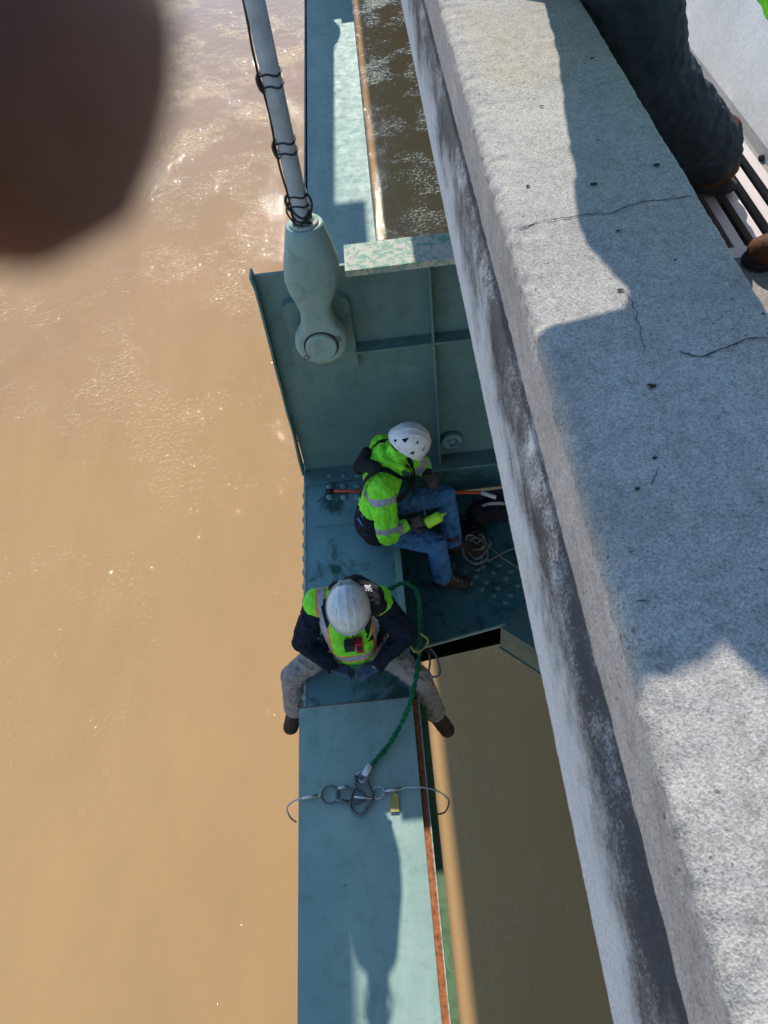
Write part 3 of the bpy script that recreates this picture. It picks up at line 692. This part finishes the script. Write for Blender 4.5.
finish('tie', bm, M['wire'], sp, True)
tube('signal_wire', [ropec(-2.33+0.1*i)+V((-0.054+0.006*math.sin(i*1.3), -0.012, 0)) for i in range(36)], 0.006, M['wire'], sp, 6)

mc = thing('main_cable', V((-0.79, 2, 1.5)), 'large painted main suspension cable passing overhead', 'main cable')
tube('cable', [V((-0.805+0.007*(y-8), y, 1.5+0.0003*(y-4)**2)) for y in range(-16, 121, 2)], 0.285, M['socket'], mc, 28)
for yb in (3.97, 15.97, -8.03): boxes('cable_band', [(-1.09, -0.40 if yb < 5 else -0.10, yb-0.25, yb+(0.25 if yb < 5 else 0.6), 1.22, 1.81)], M['socket'], mc, 0.05)  # far band stretched inward and lengthened to shade the girder top

copy_thing(fb, (0, 12, 0), 'far teal floor beam one panel ahead under the deck'); copy_thing(sp, (0, 12, 0), 'far grey suspender rope one panel ahead')
for x_, lb in ((1.1, 'first steel stringer under the walkway'), (3.6, 'steel stringer under the roadway'), (6.2, 'steel stringer under the middle of the roadway'), (8.6, 'steel stringer farthest from the parapet')):
    st = thing('stringer', V((x_, 4, -2.3)), lb, 'stringer', 'stringers carrying the deck')
    boxes('beam', [(x_-0.15, x_+0.15, -14, 40, -1.89, -1.86), (x_-0.01, x_+0.01, -14, 40, -2.68, -1.891), (x_-0.15, x_+0.15, -14, 40, -2.703, -2.681)], M['web'], st)


# ================================================================== PEOPLE AND GEAR
UP = V((0, 0, 1))
# ---- worker astride the girder, facing the camera side
k = dict(base=(-0.49, 2.5, ZC), pelvis=(-0.49, 2.53, -4.50), chest=(-0.465, 2.51, -4.17), neck=(-0.45, 2.47, -4.00), head=(-0.440, 2.40, -3.925),
         hf=(0.0, -0.80, -0.60), hu=(0.05, -0.55, 0.83), shL=(-0.645, 2.55, -4.09), shR=(-0.265, 2.52, -4.09), elL=(-0.78, 2.44, -4.32), elR=(-0.125, 2.41, -4.32),
         wrL=(-0.60, 2.27, -4.43), wrR=(-0.335, 2.255, -4.43), hdL=(0.95, -0.2, -0.15), hdR=(-0.9, -0.25, -0.15), hnL=(0, -0.2, -1), hnR=(0, -0.2, -1), hsL=1, hsR=-1, curl=0.8,
         hipL=(-0.60, 2.52, -4.52), hipR=(-0.38, 2.51, -4.52), knL=(-0.915, 2.36, -4.64), knR=(-0.065, 2.26, -4.66), anL=(-0.965, 2.30, -5.02), anR=(0.005, 2.17, -5.03),
         toeL=(-1.045, 2.18, -5.13), toeR=(0.10, 2.04, -5.13), buL=(-0.15, -0.62, 0.75), buR=(0.15, -0.62, 0.75))
W2, T2, A2, L2 = person('person in a navy jacket and green orange vest sitting astride the girder', k, M['navy'], M['khaki'], M['darkleather'], M['glove'], seed=1, group=None, laces=M['leather'])
def vpaint(c, n):
    x = c.x+0.455+(-0.04)*(c.z+4.1)
    a = abs(x)
    if 0.128 < a < 0.142 or 0.185 < a < 0.198: return 1
    if 0.142 <= a <= 0.185: return 2
    if abs(c.z+4.38) < 0.022: return 2
    if abs(c.z+4.38) < 0.034: return 1
    return 0
vt = fat(T2[1:3], 0.046)+[(V(k['shL'])+V((0.01, 0, 0.03)), V(k['shR'])+V((-0.01, 0, 0.03)), 0.100, 0.100, (0, 1, 0), 0.8)]+[((-0.52, 2.46, -4.16), (-0.50, 2.42, -4.42), 0.13, 0.12), ((-0.42, 2.46, -4.16), (-0.44, 2.42, -4.42), 0.13, 0.12)]+[fat([T2[0]], 0.035)[0]]
organic('vest', vt, 0.0055, [M['hivis2'], M['orange'], M['band'], M['navy']], W2, 2, 0.006, 12, vpaint, seed=3,
        cut=lambda c, n: (V((c.x-0.03*0, c.y, 0))-V((-0.455, 2.47, 0))).length < 0.088 and c.z > -4.12 or (c.x > -0.475+0.0 and abs(c.x+0.455) < 0.05 and c.y < 2.5 and False))
# dark hood folded back over the right shoulder
organic('hood', [((-0.40, 2.56, -3.985), (-0.275, 2.50, -3.985), 0.085, 0.055, (0, 1, 0.2), 0.5), ((-0.52, 2.60, -4.0), (-0.40, 2.60, -3.985), 0.05, 0.075, (0, 1, 0), 0.6), ((-0.31, 2.52, -3.97), (-0.285, 2.42, -4.0), 0.055, 0.04), ((-0.38, 2.60, -3.985), (-0.28, 2.53, -3.98), 0.06, 0.05), ((-0.33, 2.50, -3.97), (-0.26, 2.44, -3.99), 0.06, 0.05)], 0.006, M['black'], W2, 2, 0.005, 20)
hp = V((-0.315, 2.525, -3.912))
bm = bmesh.new()
for (x, y, r) in ((0, 0, .016), (-.012, .012, .010), (.014, .010, .009), (.006, -.02, .008), (.018, -.012, .007), (-.01, -.018, .006), (.022, -.028, .006)):
    bmesh.ops.create_icosphere(bm, subdivisions=2, radius=r, matrix=Matrix.Translation(hp+V((x, y, 0))))
for v in bm.verts: v.co.z = hp.z+(v.co.z-hp.z)*0.25
finish('logo', bm, M['greycloth'], W2, True)
H2, (hc, hf, hu, hs) = helmet(W2, (-0.438, 2.395, -3.905), k['hf'], k['hu'], M['helmet2'], False, 0.006)
# headlamp strap and lamp clip around the helmet
pts = [hc+hf*0.160*math.cos(a)+hs*0.128*math.sin(a)+hu*(0.022+0.012*math.cos(a)) for a in [2*math.pi*i/24 for i in range(25)]]
strap('headlamp_strap', pts, 0.024, M['band'], W2, [V(p-hc) for p in pts], 0.005, 2)
cb = hc-hf*0.148+hs*0.0+hu*0.04
lp = organic('headlamp_box', [(cb-hs*0.025+hu*0.0, cb+hs*0.025, 0.022, 0.022, hf, 0.7)], 0.004, M['greycloth'], W2, 1)
# chest harness
strap('harness_strap', [(-0.60, 2.52, -3.985), (-0.585, 2.42, -4.03), (-0.56, 2.36, -4.15), (-0.50, 2.36, -4.30)], 0.04, M['black'], W2, V((0, -1, 0.4)))
strap('harness_strap', [(-0.32, 2.50, -3.99), (-0.33, 2.41, -4.03), (-0.36, 2.35, -4.15), (-0.42, 2.35, -4.30)], 0.04, M['black'], W2, V((0, -1, 0.4)))
strap('harness_strap', [(-0.60, 2.36, -4.22), (-0.46, 2.325, -4.22), (-0.32, 2.355, -4.22)], 0.035, M['black'], W2, V((0, -1, 0.3)))
rd = thing('radio', V((-0.41, 2.30, -4.18)), 'small dark red radio clipped to the chest of the worker on the girder', 'radio')
boxes('case', [(-0.432, -0.385, 2.265, 2.315, -4.24, -4.12)], M['red'], rd, 0.008)
boxes('grille', [(-0.424, -0.393, 2.262, 2.2645, -4.20, -4.15)], M['foam'], rd)
tube('antenna', [(-0.432, 2.295, -4.12), (-0.434, 2.297, -4.09), (-0.436, 2.30, -4.05)], 0.006, M['wire'], rd)
boxes('clip', [(-0.50, -0.44, 2.27, 2.32, -4.22, -4.15)], M['foam'], rd, 0.006)

# green shock absorbing lanyard, hook, wire choker
def pz(lst): return [at(x, y, z) for x, y, z in lst]
ln = thing('lanyard', at(390, 735, ZC), 'green elastic lanyard from the seated worker to the wire sling', 'lanyard')
P = spline(pz([(388, 590, -4.22), (404, 583, -4.20), (417, 592, -4.28), (420, 615, -4.38), (420, 645, -4.42), (417, 672, -4.45), (411, 700, -4.50), (402, 722, -4.58), (390, 743, -4.62), (376, 760, -4.625), (365, 774, -4.625)]), 22)
tube('webbing', P, 0.0150, M['greenrope'], ln, 10, False, lambda i: 1+0.16*math.sin(i*0.95)+0.10*math.sin(i*2.1)+0.10*math.sin(i*0.31))
a, b = at(364, 776, -4.62), at(370, 765, -4.61)
tube('sleeve', [a, a*0.5+b*0.5, b], 0.019, M['whiteplastic'], ln, 10)
hk = thing('snap_hook', at(357, 795, ZC), 'large steel snap hook lying open ended on the girder top', 'snap hook')
tube('frame', spline(pz([(361, 777, -4.62), (356, 782, -4.625), (352, 795, -4.632), (350, 805, -4.632), (355, 813, -4.632), (362, 814, -4.632), (368, 806, -4.632), (373, 798, -4.63), (370, 788, -4.63), (366, 779, -4.62)]), 6, True), 0.0095, M['dullmetal'], hk, 8, True)
tube('gate', pz([(354, 797, -4.62), (363, 797.5, -4.62), (372, 798, -4.62)]), 0.008, M['metal'], hk)
tube('swivel', spline(pz([(361, 772, -4.62), (357, 777, -4.62), (362, 782, -4.61), (367, 777, -4.62)]), 5, True), 0.008, M['metal'], hk, 8, True)
tube('lock', pz([(356, 776, -4.61), (355, 788, -4.60)]), 0.013, M['dullmetal'], hk)
ck = thing('wire_sling', at(345, 800, ZC), 'wire rope sling choked across the girder with steel rings and a yellow tag', 'sling')
tube('cable', spline(pz([(296, 822, -4.80), (290, 817, -4.72), (287, 808, -4.66), (294, 801, -4.64), (308, 797, -4.635), (322, 795, -4.63)]), 10), 0.0055, M['metal'], ck)
tube('cable', spline(pz([(384, 791, -4.63), (396, 789, -4.63), (412, 787, -4.62), (428, 788, -4.63), (441, 793, -4.67), (449, 801, -4.76), (445, 812, -4.85), (436, 814, -4.90), (430, 812, -4.92)]), 10), 0.0055, M['metal'], ck)
c = at(330, 794.5, -4.632); tube('ring', ring_pts(c, 0.052, (1, 0, 0), (0, 1, 0), 28), 0.0075, M['dullmetal'], ck, 8, True)
c = at(378.5, 792.5, -4.632); tube('ring', ring_pts(c, 0.036, (1, 0, 0), (0, 1, 0), 24), 0.006, M['metal'], ck, 8, True)
for p0, p1 in (((302, 798.5), (318, 795.5)), ((338, 788.5), (349, 786.5)), ((386, 791), (402, 788.5)), ((336, 800.5), (348, 801.5))):
    a, b = at(*p0, -4.628), at(*p1, -4.628); tube('ferrule', [a, a.lerp(b, .5), b], 0.010, M['metal'] if p0[0] != 336 else M['dullmetal'], ck)
tube('link', spline(pz([(338, 790, -4.63), (349, 788, -4.63), (362, 792, -4.635), (365, 799, -4.635), (352, 803, -4.635), (338, 800, -4.635)]), 5, True), 0.0075, M['dullmetal'], ck, 8, True)
t0 = at(394.5, 802, -4.638); prism('tag', [(t0.x-0.026, t0.y-0.055), (t0.x+0.024, t0.y-0.058), (t0.x+0.026, t0.y+0.035), (t0.x+0.008, t0.y+0.058), (t0.x-0.016, t0.y+0.056), (t0.x-0.024, t0.y+0.03)], -4.641, -4.637, M['tag'], ck)
cr = thing('carabiner', at(436, 668, -4.55), 'dark carabiner and webbing loop dangling at the hip of the worker on the girder', 'carabiner')
tube('frame', spline(pz([(429, 652, -4.50), (432, 650, -4.50), (437, 658, -4.52), (440, 668, -4.55), (439, 675, -4.56), (433, 677, -4.56), (429, 673, -4.55), (430, 662, -4.52)]), 6, True), 0.007, M['dullmetal'], cr, 8, True)
strap('webbing', pz([(418, 648, -4.42), (424, 650, -4.44), (430, 652, -4.5), (437, 657, -4.53)]), 0.022, M['black'], cr, V((0, -0.4, 1)))
tube('cord', spline(pz([(408, 640, -4.36), (415, 652, -4.38), (424, 648, -4.42), (428, 640, -4.4), (421, 634, -4.36)]), 6), 0.006, M['tag'], cr)

# ---- worker on the near side of the floor beam, bent over his hands
k = dict(base=(-0.28, 3.42, ZC), pelvis=(-0.29, 3.44, -4.50), chest=(-0.185, 3.50, -4.19), neck=(-0.085, 3.545, -4.03), head=(0.00, 3.555, -3.955),
         hf=(0.74, 0.0, -0.68), hu=(0.62, -0.12, 0.72), shL=(-0.165, 3.685, -4.10), shR=(-0.20, 3.33, -4.12), elL=(0.07, 3.71, -4.34), elR=(-0.19, 3.17, -4.36),
         wrL=(0.105, 3.62, -4.33), wrR=(-0.055, 3.235, -4.36), hdL=(0.35, -0.85, -0.25), hdR=(0.95, 0.12, 0.02), hnL=(-0.3, -0.2, -1), hnR=(0, 0.5, -0.8), hsL=1, hsR=-1, curl=1.1,
         hipL=(-0.24, 3.53, -4.52), hipR=(-0.27, 3.35, -4.52), knL=(0.225, 3.60, -4.56), knR=(0.115, 3.22, -4.60), anL=(0.265, 3.50, -4.98), anR=(0.15, 3.19, -4.985),
         toeL=(0.47, 3.43, -5.03), toeR=(0.31, 3.16, -5.03))
O1 = V((-0.28, 3.42, -4.64)); SH = V((0.0, 0.06, 0.02))
g1 = lambda p: O1+(V(p)-O1)*1.09+SH
for n_ in list(k):
    if n_[:2] not in ('hd', 'hn', 'hs', 'hf', 'hu', 'cu', 'ba', 'bu') or n_ == 'head':
        k[n_] = tuple(g1(k[n_])) if n_[:3] not in ('anL', 'anR', 'toe') else tuple(V(k[n_])+V((0.03, 0.05, 0)))
T1, A1, L1 = body_parts(k)
def near_axis(c, cap):
    a, b = V(cap[0]), V(cap[1]); d = b-a; t = (c-a).dot(d)/d.length_squared; return t, (c-a-d*max(0, min(1, t))).length
def jpaint(c, n):
    for s in 'RL':
        t, dd = near_axis(c, A1[s][0])
        if dd < 0.115:
            L = (V(A1[s][0][1])-V(A1[s][0][0])).length
            if 0.10 < t < 0.26 or 0.80 < t < 0.94: return 1
        t2, d2 = near_axis(c, A1[s][1])
        if d2 < 0.085 and d2 < dd:
            if 0.38 < t2 < 0.62: return 1
            if t2 > 0.95: return 2
    v = c-V(k['chest']); u = (V(k['neck'])-V(k['pelvis'])).normalized(); h = v.dot(u)
    if near_axis(c, A1['R'][0])[1] > 0.10 and near_axis(c, A1['L'][0])[1] > 0.10:
        if -0.13 < h < -0.08 : return 1
        if h < -0.27: return 2
    return 0
W1, T1, A1, L1 = person('person in yellow hi-vis jacket and jeans bent over both hands beside the floor beam', k, [M['hivis'], M['band'], M['black']], M['jeans'], M['darkleather'], M['brownglove'], seed=2, paint=jpaint, topgrow=0.034, laces=M['greycloth'])
H1, _ = helmet(W1, V(k['head'])+V((0.012, -0.002, 0.028)), k['hf'], k['hu'], M['helmet'], True, 0.006)
ch, nk = V(k['chest']), V(k['neck'])
strap('harness_strap', [tuple(g1((-0.30, 3.62, -4.20))), tuple(g1((-0.23, 3.66, -4.05))), tuple(g1((-0.13, 3.63, -3.985))), tuple(g1((-0.03, 3.60, -4.07))), tuple(g1((0.02, 3.52, -4.20))), tuple(g1((0.0, 3.44, -4.33)))], 0.045, M['black'], W1, [V((-1, .3, .3)), V((-.3, .4, 1)), V((0.2, 0.2, 1)), V((1, 0, .5)), V((1, 0, .2))])
strap('harness_strap', [tuple(g1((-0.345, 3.42, -4.25))), tuple(g1((-0.29, 3.40, -4.07))), tuple(g1((-0.18, 3.405, -3.995))), tuple(g1((-0.075, 3.40, -4.08))), tuple(g1((-0.01, 3.45, -4.19))), tuple(g1((0.0, 3.52, -4.30)))], 0.045, M['black'], W1, [V((-1, 0, .3)), V((-.3, 0, 1)), V((0.2, 0, 1)), V((1, 0, .5)), V((1, 0, .2))])
strap('harness_strap', [tuple(g1((-0.20, 3.31, -4.235))), tuple(g1((-0.07, 3.36, -4.235))), tuple(g1((0.0, 3.47, -4.225))), tuple(g1((-0.01, 3.60, -4.23))), tuple(g1((-0.10, 3.70, -4.24)))], 0.042, M['black'], W1, [V((0, -1, .2)), V((1, -.5, .2)), V((1, 0, .2)), V((1, .5, .2)), V((0, 1, .2))])
organic('harness_pad', [(tuple(g1((-0.30, 3.52, -4.06))), tuple(g1((-0.22, 3.43, -4.005))), 0.055, 0.05, (0, 1, 0), 0.5), (tuple(g1((-0.33, 3.55, -4.12))), tuple(g1((-0.27, 3.62, -4.06))), 0.05, 0.04)], 0.007, M['black'], W1, 2, 0.004, 20)
organic('collar', [(tuple(g1((-0.165, 3.60, -4.01))), tuple(g1((-0.065, 3.635, -4.005))), 0.035, 0.03), (tuple(g1((-0.17, 3.60, -4.01))), tuple(g1((-0.165, 3.48, -4.01))), 0.035, 0.035), (tuple(g1((-0.165, 3.48, -4.01))), tuple(g1((-0.06, 3.445, -4.04))), 0.033, 0.028)], 0.006, M['hivis'], W1, 2, 0.004, 20)
bt = thing('bottle', at(433, 520, -4.30), 'neon yellow plastic bottle held in the gloved hand over the jeans', 'bottle')
p0, p1 = at(426, 524, -4.33), at(446, 513, -4.27); ax = (p1-p0).normalized(); L = (p1-p0).length
lathe('body', p0, ax, [(0, .02), (.003, .037), (0.01, .040), (L*0.62, .040), (L*0.72, .036), (L*0.78, .018)], M['neon'], bt, 20)
lathe('nozzle', p0+ax*L*0.775, ax, [(0, .014), (.012, .014), (.014, .008), (.04, .004)], M['neon'], bt, 12)
tube('string', spline(pz([(424, 494, -4.30), (423, 503, -4.30), (425, 513, -4.30), (427, 520, -4.30)]), 6), 0.0035, M['paleyarn'], None); tag(bpy.data.objects['string'], 'thin pale string hanging between the hands of the crouched worker', 'string')

pl = thing('extension_pole', at(410, 478, -4.7), 'orange red telescopic pole with white tip lying behind the crouched worker', 'pole')
a, b, c_ = V((-0.60, 3.93, ZC+0.012)), at(481, 492.5, -4.75), at(496, 497.5, -4.78)
tube('shaft', [a.lerp(b, i/8) for i in range(9)], 0.014, M['redpole'], pl, 10); tube('tip', [b, b.lerp(c_, .5), c_], 0.017, M['whiteplastic'], pl, 10)
e0 = a+(a-b).normalized()*0.06; tube('grip', [e0, e0.lerp(a, .5), a], 0.017, M['wire'], pl, 10)
rc = thing('rope_coil', at(482, 548, ZG), 'untidy coil of pale cord on the gusset plate by the boots of the crouched worker', 'rope')
random.seed(11); bm = bmesh.new()
for q_ in range(9):
    c0 = at(478+random.uniform(-7, 7), 546+random.uniform(-6, 6), ZG+0.02+0.01*q_); R1, R2 = random.uniform(.07, .12), random.uniform(.05, .09); ph = random.uniform(0, 3)
    tube_bm(bm, [c0+V((R1*math.cos(t)*math.cos(ph)-R2*math.sin(t)*math.sin(ph), R1*math.cos(t)*math.sin(ph)+R2*math.sin(t)*math.cos(ph), 0.02*math.sin(2*t+q_))) for t in [2*math.pi*i/26 for i in range(26)]], 0.0065, 6, True)
finish('coil', bm, M['paleyarn'], rc, True)
for pts in ([(488, 545), (500, 556), (515, 566), (535, 578)], [(490, 560), (505, 552), (522, 546), (540, 545)], [(464, 520), (472, 526), (480, 533)], [(470, 508), (480, 511), (492, 519)]):
    tube('loose_end', spline([at(x, y, ZG+0.03) for x, y in pts], 8), 0.006, M['paleyarn'], rc)
random.seed(23); rc2 = thing('rope_coil', at(466, 532, ZG), 'dark coil of rope half hidden between the boots and the tool bag', 'rope'); bm = bmesh.new()
for q_ in range(7):
    c0 = at(470+random.uniform(-8, 8), 528+random.uniform(-6, 6), ZG+0.02+0.012*q_); R1, R2 = random.uniform(.06, .11), random.uniform(.04, .08); ph = random.uniform(0, 3)
    tube_bm(bm, [c0+V((R1*math.cos(t)*math.cos(ph)-R2*math.sin(t)*math.sin(ph), R1*math.cos(t)*math.sin(ph)+R2*math.sin(t)*math.cos(ph), 0.03*math.sin(2*t+q_))) for t in [2*math.pi*i/26 for i in range(26)]], 0.008, 6, True)
finish('coil', bm, M['black'], rc2, True)
tube('clip', ring_pts(at(480, 512, ZG+0.1), 0.03, (1, 0, 0), (0, 0.7, 0.7), 16), 0.005, M['metal'], rc2, 6, True)
bg_ = thing('tool_bag', at(490, 520, ZG), 'black tool bag slumped in the dark corner behind the rope coil', 'tool bag')
c = at(492, 517, ZG); organic('bag', [((c.x-.10, c.y, ZG+.08), (c.x+.12, c.y+.03, ZG+.07), .10, .09, (0, 1, 0), .8), ((c.x, c.y+.05, ZG+.1), (c.x+.05, c.y+.05, ZG+.16), .08, .05)], 0.009, M['black'], bg_, 2, 0.015, 12)
strap('handle', [(c.x-.08, c.y, ZG+.16), (c.x-.03, c.y-.04, ZG+.23), (c.x+.06, c.y-.04, ZG+.22), (c.x+.10, c.y, ZG+.15)], .025, M['greycloth'], bg_, V((0, -1, .5)))

# ---- colleague on the walkway leaning out over the parapet (only legs in the frame)
k = dict(base=(1.08, 2.40, ZD), pelvis=(0.61, 2.24, -0.58), chest=(0.555, 1.98, -0.21), neck=(0.40, 1.80, -0.04), head=(0.27, 1.67, -0.01), hf=(-0.6, -0.45, -0.6), hu=(-0.45, -0.3, 0.8),
         shL=(0.50, 1.72, -0.10), shR=(0.425, 2.06, -0.10), elL=(0.20, 1.57, -0.19), elR=(0.50, 2.32, -0.34), wrL=(0.27, 1.49, -0.13), wrR=(0.50, 2.42, -0.54), hdL=(-0.4, 0.3, 0.5), hdR=(-0.5, 0.7, -0.3), hnL=(0.6, 0.6, 0), hnR=(0, 0, -1), hsL=-1, hsR=1,
         hipL=(0.62, 2.16, -0.61), hipR=(0.63, 2.33, -0.61), knL=(0.80, 2.27, -1.01), knR=(0.73, 2.60, -1.02), anL=(1.13, 2.42, -1.39), anR=(0.88, 2.90, -1.40), toeL=(0.90, 2.47, -1.46), toeR=(0.68, 2.95, -1.46))
PA = person('person in charcoal trousers leaning against the parapet with brown boots on the walkway', k, M['navy'], M['darkpants'], M['leather'], None, seed=4, laces=M['tag'], lgrow=0.048, hem=0.105, wr=0.007, hemk=0.78)[0]
helmet(PA, V(k['head'])+V((-0.01, 0, 0.02)), k['hf'], k['hu'], M['helmet2'], False, 0.006)  # unseen helmet added to widen the head shadow on the parapet
# ---- second colleague, a boot and hem at the frame edge
k = dict(base=(1.30, 2.05, ZD), pelvis=(1.03, 1.80, -0.57), chest=(0.74, 1.70, -0.18), neck=(0.56, 1.66, -0.03), head=(0.44, 1.63, 0.01), hf=(-0.7, -0.2, -0.6), hu=(-0.5, -0.1, 0.8),
         shL=(0.63, 1.50, -0.08), shR=(0.72, 1.86, -0.09), elL=(0.725, 1.37, -0.50), elR=(0.74, 2.0, -0.33), wrL=(0.62, 1.58, -0.42), wrR=(0.62, 2.02, -0.44), hdL=(-0.1, 0.9, 0.1), hdR=(-0.8, -0.3, 0), hnL=(0, 0, -1), hnR=(0, 0, -1), hsL=-1, hsR=1,
         hipL=(1.04, 1.71, -0.60), hipR=(1.05, 1.89, -0.60), knL=(1.26, 1.64, -1.00), knR=(1.28, 1.93, -1.00), anL=(1.27, 1.66, -1.40), anR=(1.33, 2.02, -1.40), toeL=(1.05, 1.62, -1.46), toeR=(1.13, 1.99, -1.46))
PB = person('person in a hi-vis jacket standing by the drain at the right edge of the photo', k, M['hivis'], M['greycloth'], M['leather'], None, seed=6, laces=M['tag'])[0]
helmet(PB, V(k['head'])+V((-0.01, 0, 0.02)), k['hf'], k['hu'], M['helmet'], False, 0.006)  # unseen helmet added and upper body leaned in to fill the parapet shadow
# ---- the photographer: stands at the parapet and holds the phone out over it, one fingertip before the lens
tip = loc(-0.0163, 0.0180, -0.030)
k = dict(base=(0.95, -0.62, ZD), pelvis=(0.86, -0.50, -0.62), chest=(0.66, -0.48, -0.16), neck=(0.54, -0.46, 0.06), head=(0.45, -0.44, 0.17), hf=(-0.6, 0.35, -0.7), hu=(-0.3, 0.3, 0.8),
         shL=(0.56, -0.34, -0.03), shR=(0.66, -0.68, -0.03), elL=(0.22, -0.36, -0.16), elR=(0.42, -0.70, -0.24), wrL=tuple(loc(-0.09, -0.06, 0.10)), wrR=(0.18, -0.44, -0.12), hdL=tuple(loc(-0.15, 0.9, -0.35)-V((0, 0, 0))), hdR=(-0.9, 0.6, 0.1), hnL=tuple(loc(1, 0, 0.2)), hnR=(0, 0, -1), hsL=-1, hsR=1, curl=0.4,
         hipL=(0.84, -0.38, -0.64), hipR=(0.90, -0.60, -0.64), knL=(0.88, -0.40, -1.04), knR=(0.95, -0.66, -1.04), anL=(0.96, -0.42, -1.40), anR=(1.05, -0.70, -1.40), toeL=(0.76, -0.38, -1.46), toeR=(0.85, -0.66, -1.46))
k1, k2 = loc(-0.085, 0.035, 0.03), loc(-0.072, 0.062, -0.012)
person('person holding a phone out over the parapet with one fingertip in front of its lens', k, M['navy'], M['jeans'], M['leather'], None, seed=8, voxel=0.0045, skinm=M['brownskin'],
       extra=[(k1, k2, 0.0095, 0.0088), (k2, tip, 0.0100, 0.0088), (loc(-0.085, 0.0, 0.06), k1, 0.012, 0.0095)])
ph = thing('phone', loc(-0.03, -0.06, 0.012), 'slim black phone in the hand of the photographer', 'phone')
bm = bmesh.new(); pp = rrect(-0.058, 0.013, -0.132, 0.013, 0.010)
A = [bm.verts.new(loc(x, y, 0.006)) for x, y in pp]; B = [bm.verts.new(loc(x, y, 0.0135)) for x, y in pp]; bm.faces.new(A); bm.faces.new(B)
for i in range(len(pp)): bm.faces.new((A[i], A[(i+1) % len(pp)], B[(i+1) % len(pp)], B[i]))
finish('body', bm, M['phone'], ph)
